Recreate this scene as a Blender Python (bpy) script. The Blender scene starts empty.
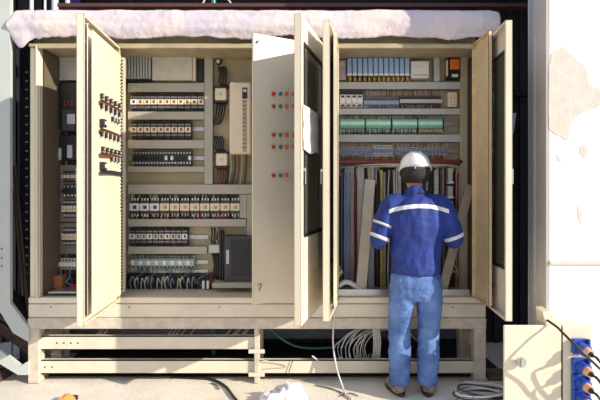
import bpy, math, random
from mathutils import Vector, Matrix, noise
random.seed(7)
R = math.radians
SC = bpy.context.scene
COL = SC.collection
F = 480.0; CAMY = -3.8; CAMZ = 1.52; HOR = 190.0

def X(px, Y=0.0): return (px - 300.0) * (Y - CAMY) / F
def Z(py, Y=0.0): return CAMZ + (HOR - py) * (Y - CAMY) / F
def ORD(i): return ['first', 'second', 'third', 'fourth', 'fifth', 'sixth', 'seventh', 'eighth', 'ninth', 'tenth', 'eleventh',
                    'twelfth', 'thirteenth', 'fourteenth', 'fifteenth', 'sixteenth', 'seventeenth', 'eighteenth', 'nineteenth',
                    'twentieth', 'twenty-first', 'twenty-second', 'twenty-third', 'twenty-fourth', 'twenty-fifth', 'twenty-sixth'][i]

# ------------------------------------------------------------------ materials
MATS = {}
def mat(name, col, rough=0.5, metal=0.0, var=0.08, scale=12.0, bump=0.0, bscale=60.0, col2=None, spec=0.5, alpha=1.0, trans=0.0, coat=0.0):
    if name in MATS: return MATS[name]
    m = bpy.data.materials.new(name); m.use_nodes = True
    nt = m.node_tree; b = nt.nodes['Principled BSDF']
    tc = nt.nodes.new('ShaderNodeTexCoord')
    n = nt.nodes.new('ShaderNodeTexNoise'); n.inputs['Scale'].default_value = scale; n.inputs['Detail'].default_value = 6
    nt.links.new(tc.outputs['Object'], n.inputs['Vector'])
    r = nt.nodes.new('ShaderNodeValToRGB')
    c2 = col2 if col2 else tuple(max(0, c * (1 - var * 2)) for c in col)
    r.color_ramp.elements[0].position = .32; r.color_ramp.elements[1].position = .68
    r.color_ramp.elements[0].color = (*c2, 1); r.color_ramp.elements[1].color = (*col, 1)
    nt.links.new(n.outputs['Fac'], r.inputs['Fac']); nt.links.new(r.outputs['Color'], b.inputs['Base Color'])
    b.inputs['Roughness'].default_value = rough; b.inputs['Metallic'].default_value = metal
    b.inputs['Specular IOR Level'].default_value = spec
    b.inputs['Transmission Weight'].default_value = trans; b.inputs['Alpha'].default_value = alpha
    b.inputs['Coat Weight'].default_value = coat
    if bump:
        n2 = nt.nodes.new('ShaderNodeTexNoise'); n2.inputs['Scale'].default_value = bscale; n2.inputs['Detail'].default_value = 8
        nt.links.new(tc.outputs['Object'], n2.inputs['Vector'])
        bp = nt.nodes.new('ShaderNodeBump'); bp.inputs['Strength'].default_value = bump; bp.inputs['Distance'].default_value = .02
        nt.links.new(n2.outputs['Fac'], bp.inputs['Height']); nt.links.new(bp.outputs['Normal'], b.inputs['Normal'])
    MATS[name] = m
    return m

CREAM = mat('cream_paint', (.78, .70, .55), .38, var=.04, scale=3)
TAN = mat('tan_plate', (.42, .36, .23), .45, var=.05, scale=4)
OLIVE = mat('inner_side_paint', (.46, .38, .24), .5, var=.12, scale=5)
DUCT = mat('duct_plastic', (.42, .40, .34), .5, var=.04, scale=9)
DUCTB = mat('blue_grey_duct_plastic', (.48, .50, .50), .5, var=.04, scale=9)
STEEL = mat('galvanised_steel', (.55, .55, .55), .35, .8, var=.1, scale=20)
CHROME = mat('chrome', (.75, .75, .77), .18, 1.0, var=.02)
BLACK = mat('black_plastic', (.015, .015, .018), .4, var=.1)
DARK = mat('dark_grey_plastic', (.05, .05, .06), .45, var=.1)
WHITE = mat('white_plastic', (.80, .80, .80), .4, var=.03)
IVORY = mat('ivory_plastic', (.82, .70, .52), .4, var=.04)
LGREY = mat('light_grey_plastic', (.55, .56, .56), .4, var=.04)
GREENT = mat('green_terminal_plastic', (.16, .55, .40), .35, var=.1, scale=40)
GREYGRN = mat('pale_green_terminal_plastic', (.42, .56, .50), .4, var=.1, scale=40)
BLUEM = mat('light_blue_module_plastic', (.34, .50, .80), .35, var=.05)
STEELBLUE = mat('slate_blue_plastic', (.16, .22, .38), .4, var=.08, scale=30)
ORANGE = mat('orange_plastic', (.95, .18, .02), .4, var=.05)
AMBER = mat('amber_ferrule', (.90, .48, .05), .4, var=.1)
RED = mat('red_plastic', (.70, .03, .03), .35, var=.05)
GREENB = mat('green_button_plastic', (.02, .32, .22), .35, var=.05)
MAROON = mat('maroon_busbar', (.25, .03, .04), .4, var=.2, scale=30)
BROWN = mat('brown_wire', (.22, .07, .04), .45, var=.1)
PINKG = mat('pinkish_grey_wire', (.55, .42, .42), .5, var=.1)
PBLUE = mat('pale_blue_wire', (.34, .43, .58), .45, var=.1)
YELLOWW = mat('yellow_wire', (.70, .58, .18), .45, var=.1)
WHITEW = mat('white_cable_sheath', (.72, .70, .66), .45, var=.05)
GREENW = mat('dark_green_cable_sheath', (.03, .14, .10), .45, var=.1)
PAPER = mat('paper', (.80, .77, .80), .8, var=.02)
GLASS = mat('smoked_window_glass', (.09, .09, .07), .12, var=.01, alpha=.8, spec=.4)
HOLE = mat('dark_recess', (.01, .01, .01), .9, var=.1)
FILM = mat('milky_packing_film', (.72, .62, .60), .30, var=.10, scale=3, bump=.7, bscale=14, col2=(.52, .48, .58))
BEAMP = mat('frame_paint', (.76, .69, .55), .45, var=.07, scale=6)
RUST = mat('weathered_beam_paint', (.66, .58, .48), .6, var=.12, scale=14)
BLUEP = mat('blue_socket_plastic', (.02, .08, .45), .35, var=.08)
COPPERP = mat('salmon_plug_plastic', (.78, .42, .26), .4, var=.06)
BOXP = mat('box_paint', (.78, .70, .55), .4, var=.05, scale=8)

# ------------------------------------------------------------------ mesh builder
def spline(pts, n=8):
    P = [Vector(p) for p in pts]
    if len(P) < 3: return P
    out = []
    Q = [P[0] * 2 - P[1]] + P + [P[-1] * 2 - P[-2]]
    for i in range(1, len(Q) - 2):
        a, b, c, d = Q[i - 1:i + 3]
        for k in range(n):
            t = k / n
            out.append(.5 * ((2 * b) + (c - a) * t + (2 * a - 5 * b + 4 * c - d) * t * t + (3 * b - a - 3 * c + d) * t ** 3))
    out.append(P[-1])
    return out

class MB:
    def __init__(s, M=None):
        s.v = []; s.f = []; s.mi = []; s.mats = []; s.M = M; s.sm = []
    def _m(s, m):
        if m not in s.mats: s.mats.append(m)
        return s.mats.index(m)
    def add(s, vs, fs, m=None, smooth=False):
        o = len(s.v); k = s._m(m)
        for v in vs:
            v = Vector(v)
            s.v.append(s.M @ v if s.M else v)
        for f in fs:
            s.f.append([i + o for i in f]); s.mi.append(k); s.sm.append(smooth)
        return s
    def box(s, x0, x1, y0, y1, z0, z1, m=None, bev=0.0):
        if x0 > x1: x0, x1 = x1, x0
        if y0 > y1: y0, y1 = y1, y0
        if z0 > z1: z0, z1 = z1, z0
        b = min(bev, (x1 - x0) * .3, (y1 - y0) * .3, (z1 - z0) * .3)
        if b <= 0:
            vs = [(x, y, z) for z in (z0, z1) for y in (y0, y1) for x in (x0, x1)]
            return s.add(vs, [(0, 2, 3, 1), (4, 5, 7, 6), (0, 1, 5, 4), (2, 6, 7, 3), (0, 4, 6, 2), (1, 3, 7, 5)], m)
        vs = []; idx = {}
        for sx in (0, 1):
            for sy in (0, 1):
                for sz in (0, 1):
                    cx = (x0, x1)[sx]; cy = (y0, y1)[sy]; cz = (z0, z1)[sz]
                    dx = b if sx == 0 else -b; dy = b if sy == 0 else -b; dz = b if sz == 0 else -b
                    for ax, p in (('x', (cx, cy + dy, cz + dz)), ('y', (cx + dx, cy, cz + dz)), ('z', (cx + dx, cy + dy, cz))):
                        idx[(sx, sy, sz, ax)] = len(vs); vs.append(p)
        fs = []
        def q(*k):
            fs.append([idx[i] for i in k])
        for a in (0, 1):
            q((a, 0, 0, 'x'), (a, 1, 0, 'x'), (a, 1, 1, 'x'), (a, 0, 1, 'x'))
            q((0, a, 0, 'y'), (1, a, 0, 'y'), (1, a, 1, 'y'), (0, a, 1, 'y'))
            q((0, 0, a, 'z'), (1, 0, a, 'z'), (1, 1, a, 'z'), (0, 1, a, 'z'))
            for c in (0, 1):
                q((a, c, 0, 'x'), (a, c, 1, 'x'), (a, c, 1, 'y'), (a, c, 0, 'y'))
                q((a, 0, c, 'x'), (a, 1, c, 'x'), (a, 1, c, 'z'), (a, 0, c, 'z'))
                q((0, a, c, 'y'), (1, a, c, 'y'), (1, a, c, 'z'), (0, a, c, 'z'))
                for d in (0, 1):
                    q((a, c, d, 'x'), (a, c, d, 'y'), (a, c, d, 'z'))
        return s.add(vs, fs, m)
    def cyl(s, a, b, r, m=None, n=12, r2=None, smooth=True):
        a = Vector(a); b = Vector(b); r2 = r if r2 is None else r2
        d = (b - a).normalized(); u = d.orthogonal().normalized(); w = d.cross(u)
        vs = []
        for p, rr in ((a, r), (b, r2)):
            for i in range(n):
                t = 2 * math.pi * i / n
                vs.append(p + (u * math.cos(t) + w * math.sin(t)) * rr)
        s.add(vs, [(i, (i + 1) % n, (i + 1) % n + n, i + n) for i in range(n)], m, smooth)
        s.add(vs[:n], [list(range(n))[::-1]], m); s.add(vs[n:], [list(range(n))], m)
        return s
    def tube(s, pts, r, m=None, n=6, k=6):
        P = spline(pts, k)
        vs = []; up = None
        for i, p in enumerate(P):
            d = (P[min(i + 1, len(P) - 1)] - P[max(i - 1, 0)])
            d = d.normalized() if d.length > 1e-9 else Vector((0, 0, 1))
            if up is None: up = d.orthogonal().normalized()
            up = (up - d * up.dot(d)); up = up.normalized() if up.length > 1e-6 else d.orthogonal().normalized()
            w = d.cross(up)
            for j in range(n):
                t = 2 * math.pi * j / n
                vs.append(p + (up * math.cos(t) + w * math.sin(t)) * r)
        L = len(P)
        fs = [(i * n + j, i * n + (j + 1) % n, (i + 1) * n + (j + 1) % n, (i + 1) * n + j) for i in range(L - 1) for j in range(n)]
        s.add(vs, fs, m, True)
        s.add(vs[:n], [list(range(n))[::-1]], m); s.add(vs[-n:], [list(range(n))], m)
        return s
    def prism(s, poly, y0, y1, m=None):
        """poly: (x,z) outline extruded along y"""
        n = len(poly)
        vs = [(x, y0, z) for x, z in poly] + [(x, y1, z) for x, z in poly]
        s.add(vs, [list(range(n)), list(range(n, 2 * n))[::-1]] + [(i, i + n, (i + 1) % n + n, (i + 1) % n) for i in range(n)], m)
        return s
    def loft(s, secs, m=None, n=20, cap=True):
        """secs: (centre, ra, rb, u, w) ellipses"""
        vs = []
        for c, ra, rb, u, w in secs:
            c = Vector(c); u = Vector(u); w = Vector(w)
            for j in range(n):
                t = 2 * math.pi * j / n
                vs.append(c + u * (math.cos(t) * ra) + w * (math.sin(t) * rb))
        L = len(secs)
        fs = [(i * n + j, i * n + (j + 1) % n, (i + 1) * n + (j + 1) % n, (i + 1) * n + j) for i in range(L - 1) for j in range(n)]
        if cap:
            fs.append(list(range(n))[::-1]); fs.append([(L - 1) * n + j for j in range(n)])
        s.add(vs, fs, m, True)
        return s
    def limb(s, pts, rad, m=None, k=6, n=18, ends=True):
        """smooth tapered limb through pts with radii (or (ra,rb) pairs)"""
        rad = [(r, r) if not isinstance(r, tuple) else r for r in rad]
        P = spline(pts, k); L = len(P); secs = []
        up = None
        for i, p in enumerate(P):
            t = i / k; j = min(int(t), len(rad) - 2); f = t - j
            ra = rad[j][0] * (1 - f) + rad[j + 1][0] * f; rb = rad[j][1] * (1 - f) + rad[j + 1][1] * f
            d = (P[min(i + 1, L - 1)] - P[max(i - 1, 0)]).normalized()
            if up is None:
                up = Vector((1, 0, 0)) if abs(d.x) < .9 else Vector((0, 0, 1))
            up = (up - d * up.dot(d)).normalized()
            secs.append([p, ra, rb, up, d.cross(up), d])
        if ends:
            a = secs[0]; b = secs[-1]; pre = []; post = []
            for q in (.95, .75, .4):
                h = math.sqrt(1 - q * q) if q < 1 else 0
                g = math.sqrt(1 - q * q)
                pre.append([a[0] - a[5] * a[1] * q, a[1] * g, a[2] * g, a[3], a[4], a[5]])
                post.insert(0, [b[0] + b[5] * b[1] * q, b[1] * g, b[2] * g, b[3], b[4], b[5]])
            secs = pre + secs + post
        return s.loft([c[:5] for c in secs], m, n)
    def ball(s, c, rx, ry, rz, m=None, n=16, rings=10):
        secs = []
        for i in range(rings + 1):
            t = -math.pi / 2 + math.pi * i / rings
            g = max(.02, math.cos(t))
            secs.append(((c[0], c[1], c[2] + rz * math.sin(t)), rx * g, ry * g, (1, 0, 0), (0, 1, 0)))
        return s.loft(secs, m, n)
    def build(s, name, m=None, parent=None, loc=None):
        me = bpy.data.meshes.new(name)
        off = Vector((0, 0, 0))
        if parent is not None: off = origin(parent)
        if loc is not None: off = Vector(loc)
        me.from_pydata([v - off for v in s.v], [], s.f)
        ms = [q or m or CREAM for q in s.mats] or [m or CREAM]
        for q in ms: me.materials.append(q)
        for p, k, sm in zip(me.polygons, s.mi, s.sm):
            p.material_index = k; p.use_smooth = sm
        me.validate()
        import bmesh
        bm = bmesh.new(); bm.from_mesh(me); bmesh.ops.recalc_face_normals(bm, faces=bm.faces); bm.to_mesh(me); bm.free()
        o = bpy.data.objects.new(name, me); COL.objects.link(o)
        if parent is not None:
            o.parent = parent
            o['_o'] = tuple(off)
        else:
            o.location = off; o['_o'] = tuple(off)
        return o

ORI = {}
def origin(o):
    return Vector(o['_o']) if '_o' in o else Vector((0, 0, 0))
def tag(o, label, cat, group=None, kind=None):
    if label: o['label'] = label
    if cat: o['category'] = cat
    if group: o['group'] = group
    if kind: o['kind'] = kind
    return o
def empty(name, loc, label, cat, group=None):
    o = bpy.data.objects.new(name, None); COL.objects.link(o); o.location = loc; o['_o'] = tuple(loc)
    o.empty_display_size = .05
    return tag(o, label, cat, group)
def struct(o):
    o['kind'] = 'structure'; return o

# ------------------------------------------------------------------ camera, light, world
cam = bpy.data.cameras.new('camera'); co = bpy.data.objects.new('camera', cam); COL.objects.link(co)
co.location = (0, CAMY, CAMZ); co.rotation_euler = (R(90), 0, 0)
cam.sensor_width = 36; cam.lens = 36 * F / 600; cam.shift_y = -10 / 600; cam.clip_start = .05
SC.camera = co
sun = bpy.data.lights.new('sun', 'SUN'); sun.energy = 5.6; sun.angle = R(.6); sun.color = (1, .90, .74)
so = bpy.data.objects.new('sun', sun); COL.objects.link(so)
so.rotation_euler = Vector((-1.92, 1, -.92)).to_track_quat('-Z', 'Y').to_euler(); so.location = (6, -6, 5)
w = bpy.data.worlds.new('sky'); SC.world = w; w.use_nodes = True
bgn = w.node_tree.nodes['Background']
tcw = w.node_tree.nodes.new('ShaderNodeTexCoord'); sx = w.node_tree.nodes.new('ShaderNodeSeparateXYZ')
rw = w.node_tree.nodes.new('ShaderNodeValToRGB')
rw.color_ramp.elements[0].position = 0; rw.color_ramp.elements[0].color = (.95, .93, .90, 1)
rw.color_ramp.elements[1].position = .8; rw.color_ramp.elements[1].color = (.55, .68, 1.0, 1)
w.node_tree.links.new(tcw.outputs['Generated'], sx.inputs[0]); w.node_tree.links.new(sx.outputs['Z'], rw.inputs['Fac'])
w.node_tree.links.new(rw.outputs['Color'], bgn.inputs['Color'])
bgn.inputs['Strength'].default_value = .78
SC.view_settings.view_transform = 'Standard'; SC.view_settings.look = 'None'; SC.view_settings.gamma = 1
SC.view_settings.exposure = 0.12; SC.view_settings.use_curve_mapping = False

# ------------------------------------------------------------------ setting
GROUND = mat('dusty_concrete', (.88, .81, .70), .85, var=.10, scale=2.5, bump=.25, bscale=30)
DWALL = mat('dark_sheet_cladding', (.030, .028, .045), .5, var=.15, scale=4)
PLASTER = mat('white_plaster', (.80, .80, .79), .85, var=.015, scale=6, bump=.1, bscale=40)
PATCH = mat('bare_plaster', (.66, .61, .56), .9, var=.06, scale=12, bump=.2, bscale=50)
COLM = mat('grey_concrete_column', (.50, .47, .46), .8, var=.05, scale=3, bump=.1)
COLB = mat('blue_grey_column_shade', (.36, .38, .44), .6, var=.05, scale=3)  # bluish plane of the column; its shade is put into the colour

g = MB(); nx, ny = 60, 40; vs = []
for j in range(ny + 1):
    for i in range(nx + 1):
        x = -6 + 12 * i / nx; y = -6 + 8 * j / ny
        vs.append((x, y, -.004 + .004 * noise.noise(Vector((x * 2, y * 2, 0)))))
g.add(vs, [(j * (nx + 1) + i, j * (nx + 1) + i + 1, (j + 1) * (nx + 1) + i + 1, (j + 1) * (nx + 1) + i) for j in range(ny) for i in range(nx)], GROUND, True)
struct(g.build('floor', GROUND))
g = MB(); g.box(-6, 6, 1.0, 1.06, 0, 5)
x = -6
while x < 6:
    g.box(x, x + .05, .975, 1.0, 0, 5); x += .13
wb = struct(g.build('wall_back', DWALL))
WX = 1.691
g = MB(); g.box(WX + .015, 5.5, -.5, -.2, 0, 5, bev=.01)
wr = struct(g.build('wall_right', PLASTER))
g = MB(); g.box(WX, WX + .014, -.50, -.30, 0, 5, COLM, bev=.003); g.box(WX - .012, WX + .06, -.36, -.265, 0, 5, COLB, bev=.01)
struct(g.build('trim_1', COLM))
def wpt(px, py): return (X(px, -.5), Z(py, -.5))
poly = [(549, 66), (552, 54), (556, 51), (562, 47), (566, 50), (571, 54), (576, 60), (583, 64), (587, 74), (589, 84), (596, 88), (606, 86),
        (612, 100), (603, 104), (596, 108), (588, 110), (580, 114), (576, 119), (571, 124), (568, 130), (569, 139), (566, 141), (561, 136), (555, 135), (549, 128)]
jag = []
for i, p in enumerate(poly):
    q = poly[(i + 1) % len(poly)]
    for t in (0, .33, .66):
        jag.append(wpt(p[0] + (q[0] - p[0]) * t + random.uniform(-.8, .8), p[1] + (q[1] - p[1]) * t + random.uniform(-.8, .8)))
g = MB(); g.prism(jag, -.503, -.499); g.build('plaster_patch', PATCH, wr)['label'] = 'bare grey-beige plaster patch'
g = MB(); g.prism([wpt(*p) for p in [(579, 148), (584, 144), (588, 150), (585, 158), (580, 154)]], -.502, -.499)
g.prism([wpt(*p) for p in [(577, 206), (581, 208), (583, 216), (581, 224), (578, 217)]], -.502, -.499)
g.prism([wpt(*p) for p in [(556, 155), (559, 157), (561, 162), (558, 161)]], -.502, -.499)
g.build('plaster_chip', PATCH, wr)
g = MB(); a = wpt(549, 261); b = wpt(620, 265)
g.box(a[0], 3.5, -.512, -.49, b[1], a[1], PATCH, bev=.004)
g.build('wall_ledge', PATCH, wr)
# dark red beam, just at the top of the frame
g = MB(); g.box(X(60, .5), X(530, .5), .45, .55, Z(6.5, .45), Z(3, .45), mat('dark_red_primer', (.10, .035, .03), .6))
g.build('trim_2', None); struct(bpy.data.objects['trim_2'])
g = MB(); g.box(-6, 6, .44, 1.06, 3.45, 3.5); struct(g.build('sky_blocker', DWALL))  # unseen slab added to keep sky light out behind the cabinet
g = MB(); g.box(X(41), 1.68, .10, .96, .004, .010); o = g.build('shade_sheet', mat('black_shade_sheet', (.02, .018, .02), .8), None, loc=(X(258), .5, .004)); tag(o, 'black sheet standing in for shade on the ground under and behind the cabinet frame', 'shade sheet')  # black sheet added to darken the shaded ground under the cabinet

# ------------------------------------------------------------------ cabinet
CX0, CX1 = X(29.5), X(485)
ZT, ZB = Z(38), Z(303)
DEP = .42; PL = .38
BAYS = [(X(40), -1.550), (-1.510, .19), (.25, 1.436)]
cab = empty('control_cabinet', (X(258), .2, ZB), 'large cream steel control cabinet with three open bays on a low frame', 'control cabinet')
g = MB(); g.box(CX0, CX0 + .05, 0, DEP, ZB, Z(47), bev=.01); g.box(CX0 + .05, BAYS[0][0], -.012, .05, ZB, Z(47), bev=.008)
g.box(CX0 + .062, CX0 + .078, -.03, .02, Z(298), Z(46), bev=.004)
g.build('side_wall', CREAM, cab)
g = MB(); g.box(BAYS[2][1], CX1, 0, DEP, ZB, Z(47), bev=.006); g.box(1.40, BAYS[2][1] + .01, -.012, .02, ZB, Z(47), bev=.005)
g.build('side_wall', CREAM, cab)
g = MB(); g.box(BAYS[0][0] + .001, BAYS[0][0] + .006, .055, DEP - .031, Z(296, .06), Z(49)); g.build('side_shade', mat('dark_olive_shade', (.16, .13, .09), .5), cab)  # dark sheet over the wall, paints in the shade of the left bay
g = MB(); g.box(CX0 + .05, CX1 - .02, DEP - .03, DEP, ZB, ZT); g.build('back_wall', OLIVE, cab)
g = MB(); g.box(CX0 + .05, CX1 - .05, .07, DEP - .03, Z(47), Z(29)); g.box(CX0, CX1, -.02, .09, Z(47.5), Z(44), bev=.006); g.box(CX0, CX0 + .05, .06, DEP, Z(44.5), ZT); g.box(CX1 - .05, CX1, .06, DEP, Z(44.5), ZT)
for k in range(3):
    a, b = BAYS[k]; g.box(a, b, -.035, -.01, Z(49.5), Z(45.5), bev=.004)
g.build('roof_panel', OLIVE, cab)
g = MB(); g.box(CX0 + .05, CX1 - .05, 0, DEP - .03, ZB, Z(298)); g.box(CX0, CX1, -.02, .02, ZB, Z(297), bev=.006)
g.build('floor_panel', CREAM, cab)
for x0, x1, nm in ((BAYS[0][1], BAYS[1][0], 'left'), (BAYS[1][1], BAYS[2][0], 'right')):
    g = MB(); g.box(x0, x1, -.012, DEP - .03, Z(298), Z(47), bev=.004)
    if nm == 'left': g.box(BAYS[1][0], -1.455, -.012, .02, Z(298), Z(47), bev=.004)
    g.build('partition', CREAM, cab)
for bi, (a, b) in enumerate(BAYS):
    g = MB(); g.box(a + .035, b - .035, PL, DEP - .031, Z(296, .4), Z(51, .4)); g.build('mounting_plate', (mat('shaded_bay_plate', (.06, .05, .045), .5), TAN, TAN)[bi], cab)  # left plate made darker: the bay's shade is put into its colour
# perforated mounting profiles seen at the left edge of the middle and right bays
for xx, m_ in ((-1.447, CREAM), (BAYS[2][0] + .008, DUCTB), (BAYS[1][1] - .04, CREAM)):
    g = MB(); zz0, zz1 = Z(292, .03), Z(57 if xx < 0 else 52, .03)
    g.box(xx, xx + .048, .03, .05, zz0, zz1, m_)
    z = zz0 + .02
    while z < zz1 - .02:
        g.box(xx + .018, xx + .032, .026, .031, z, z + .011, HOLE); z += .026
    g.build('perforated_profile', m_, cab)
g = MB(); g.box(BAYS[0][0] + .03, BAYS[0][1] - .02, .06, .3, Z(290, .2), Z(288, .2), bev=.003); g.build('floor_flange', STEEL, cab)
for px in (448, 442, 462):
    g = MB(); g.cyl((X(px), -.035, Z(43)), (X(px), -.02, Z(43)), .009); g.build('bolt', DARK, cab)

g = MB(); g.box(BAYS[2][1] - .006, BAYS[2][1] - .001, .055, DEP - .031, Z(296, .06), Z(49)); g.build('side_shade', mat('black_brown_shade', (.03, .025, .02), .5), cab)  # black-brown sheet that paints the shade on the right side wall
g = MB(); g.box(X(460.5, .30), X(467.5, .30), .30, .32, Z(294, .3), Z(52, .3)); g.build('mounting_upright', mat('upright_tan', (.50, .43, .29), .45), cab)
# doors ------------------------------------------------------------
ZD0, ZD1 = .652, 2.643
def door_matrix(hinge, free):
    h = Vector((hinge[0], hinge[1], 0)); u = (Vector((free[0], free[1], 0)) - h); wd = u.length; u.normalize()
    v = Vector((-u.y, u.x, 0))
    M = Matrix(((u.x, v.x, 0, h.x), (u.y, v.y, 0, h.y), (0, 0, 1, 0), (0, 0, 0, 1)))
    return M, wd
def outer_door(hinge, free, side, label, window=True, plate=False, handle_z=Z(172, -.7), wb=.33):
    """side +1: pan opens (inner face) towards local +v, -1 towards -v. Thickness lies on the inner side"""
    M, wd = door_matrix(hinge, free); t = .045 * side; lip = .016
    def mb(): return MB(M)
    z0, z1 = ZD0, ZD1
    wz0, wz1 = z0 + wb, z1 - .17; wu0, wu1 = .07, wd - .075
    g = mb()
    if window:
        g.box(0, wu0, 0, .004 * side, z0, z1); g.box(wu1, wd, 0, .004 * side, z0, z1)
        g.box(wu0, wu1, 0, .004 * side, z0, wz0); g.box(wu0, wu1, 0, .004 * side, wz1, z1)
    else:
        g.box(0, wd, 0, .004 * side, z0, z1)
    g.box(wd - .004, wd, 0, t, z0, z1); g.box(0, .004, 0, t, z0, z1); g.box(0, wd, 0, t, z0, z0 + .004); g.box(0, wd, 0, t, z1 - .004, z1)
    g.box(wd - lip, wd, t, t - .004 * side, z0, z1); g.box(0, lip, t, t - .004 * side, z0, z1)
    g.box(0, wd, t, t - .004 * side, z0, z0 + lip); g.box(0, wd, t, t - .004 * side, z1 - lip, z1)
    d = g.build('door', CREAM, cab)
    if label: d['label'] = label
    if window:
        g = mb()
        for (a, b, c, e) in ((wu0 - .012, wu0 + .012, wz0, wz1), (wu1 - .012, wu1 + .012, wz0, wz1), (wu0, wu1, wz0 - .012, wz0 + .012), (wu0, wu1, wz1 - .012, wz1 + .012)):
            g.box(a, b, -.003 * side, .010 * side, c, e)
        g.build('window_frame', BLACK, d)
        g = mb(); g.box(wu0, wu1, .003 * side, .007 * side, wz0, wz1); g.build('window_pane', GLASS, d)
    if plate: g = mb(); g.box(wd - .080, wd - .018, .030 * side, .044 * side, z0 + .06, z1 - .06); g.build('gasket', BLACK, d)
    # lock handle and rod
    hz = handle_z
    g = mb(); g.box(wd - .064, wd - .040, -.006 * side, 0, hz - .07, hz + .035, bev=.006)
    g.cyl((wd - .052, -.006 * side, hz + .015), (wd - .052, -.016 * side, hz + .015), .010)
    g.box(wd - .059, wd - .045, -.022 * side, -.014 * side, hz - .075, hz + .026, bev=.004)
    g.build('door_handle', CHROME, d)
    rv = .048 if plate else .022
    g = mb(); g.tube([(wd - .05, rv * side, z0 + .05), (wd - .05, rv * side, hz), (wd - .05, rv * side, z1 - .05)], .006, k=2)
    g.box(wd - .065, wd - .035, .012 * side, .034 * side, hz - .05, hz + .03, bev=.004)
    for q in (z0 + .05, z1 - .05):
        g.cyl((wd - .05, .012 * side, q), (wd - .05, .034 * side, q), .013)
    g.build('lock_rod', CHROME, d)
    for q in (z0 + .25, (z0 + z1) / 2, z1 - .25):
        g = mb(); g.cyl((0, .02 * side, q - .04), (0, .02 * side, q + .04), .009); g.build('hinge', STEEL, d)
    if plate:
        g = mb(); g.box(.03, wd - .12, t + .002 * side, t + .014 * side, z0 + .05, z1 - .065, bev=.003)
        p = g.build('inner_plate', CREAM, d)
        return d, M, wd, t + .014 * side, p
    return d, M, wd, t, None

# A: left door of the middle bay, backs of push buttons on its plate
dA, MA, wA, tA, plA = outer_door((-1.462, -.015), (-1.418, -.755), 1, 'left door of the middle bay with wired button backs on its inner plate', window=False, plate=True)
# rows of button backs: (py, px from, px to, kind)
def on_plane(M, v, px, py):
    """where the sight line to a spot of the photo meets the plane v = const of a door: (u, z)"""
    k = (px - 300.0) / F; U = M.col[0].xyz; V = M.col[1].xyz; h = M.col[3].xyz + V * v
    u = (k * (h.y - CAMY) - h.x) / (U.x - k * U.y)
    y = h.y + u * U.y
    return u, CAMZ + (HOR - py) * (y - CAMY) / F
def on_plateA(px, py): return on_plane(MA, tA, px, py)
rowsA = [(96, 99, 119, 0), (106, 99, 119, 1), (119, 110, 118, 2), (134, 99, 118, 1), (149, 100, 119, 0), (159, 109, 118, 2)]
for py, a, b, kd in rowsA:
    n = 5 if b - a > 15 else 3
    u0, z0_ = on_plateA(a + 1.5, py); u1, z1_ = on_plateA(b - 1, py + (b - a) * .12)
    for i in range(n):
        u = u0 + (u1 - u0) * i / (n - 1); zz = z0_ + (z1_ - z0_) * 0
        g = MB(MA); v = tA
        g.box(u - .013, u + .013, v, v + .022, zz - .017, zz + .017, BLACK, bev=.003)
        g.box(u - .008, u + .008, v + .022, v + .026, zz - .007, zz + .007, LGREY)
        for s_ in (-1, 1): g.box(u - .006, u + .006, v + .022, v + .026, zz + s_ * .013 - .003, zz + s_ * .013 + .003, BROWN if kd == 0 else WHITE)
        g.build('button_back', BLACK, plA)
for py in (138 - 9, 168):
    u0, zz = on_plateA(99.5, py - 5 if py < 150 else py - 1)
    g = MB(MA); g.box(u0 - .045, u0 + .005, tA, tA + .035, zz - .02, zz + .035, BLACK, bev=.003); g.box(u0 - .03, u0 - .008, tA + .035, tA + .04, zz - .003, zz + .02, WHITE)
    g.build('button_back', BLACK, plA)
def wiring_A(py, mt):
    u0, zz = on_plateA(98, py); u1 = .04
    g = MB(MA)
    for k in range(6):
        o = (k - 2.5) * .0045
        g.tube([(u0, tA + .012 + abs(o), zz + o), ((u0 + u1) / 2, tA + .016, zz + o + .005), (u1, tA + .012, zz + o)], .0035, (mt, BLACK)[k % 3 == 2], n=5)
    return g
for py, mt in ((130, BROWN), (172, DARK), (101, BROWN), (154, BROWN)):
    wiring_A(py, mt).build('wire_loom', mt, plA)
g = MB(MA)
zz = Z(60, -.3)
z = 1.35
while z < 2.5:
    g.box(.036, .050, tA, tA + .002, z, z + .01, HOLE); z += .03
g.build('perforation', HOLE, plA)
# C: right door of the middle bay (glazed)
dC, MC, wC, tC, _ = outer_door((.205, -.015), (.006, -.752), -1, 'glazed right door of the middle bay with a paper sheet on the glass', wb=.57)
# D, E: doors of the right bay
dD, MD, wD, tD, _ = outer_door((.262, -.015), (.150, -.632), 1, 'glazed left door of the right bay')
dE, ME, wE, tE, _ = outer_door((1.462, -.015), (1.402, -.632), -1, 'glazed right door of the right bay')
# sheet hanging on the outside of door C
g = MB(MC); vs = []; nu = 8; nz = 14
for i in range(nu + 1):
    for j in range(nz + 1):
        u = wC - .46 + .43 * i / nu; z = Z(152, -.6) + (Z(108, -.6) - Z(152, -.6)) * j / nz
        vs.append((u, .006 + .012 * math.sin(i / nu * 3.1) * (1 - j / nz * .6) + .002 * math.sin(j) + .003, z + .012 * math.sin(i * .9) * (1 - j / nz)))
g.add(vs, [(i * (nz + 1) + j, (i + 1) * (nz + 1) + j, (i + 1) * (nz + 1) + j + 1, i * (nz + 1) + j + 1) for i in range(nu) for j in range(nz)], PAPER, True)
o = g.build('paper_sheet', PAPER, None, loc=M_ if False else (MC @ Vector((wC - .2, .01, 1.9))))
md = o.modifiers.new('thickness', 'SOLIDIFY'); md.thickness = .0012
tag(o, 'blank white paper sheet taped to the glass of a cabinet door', 'paper')

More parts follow.
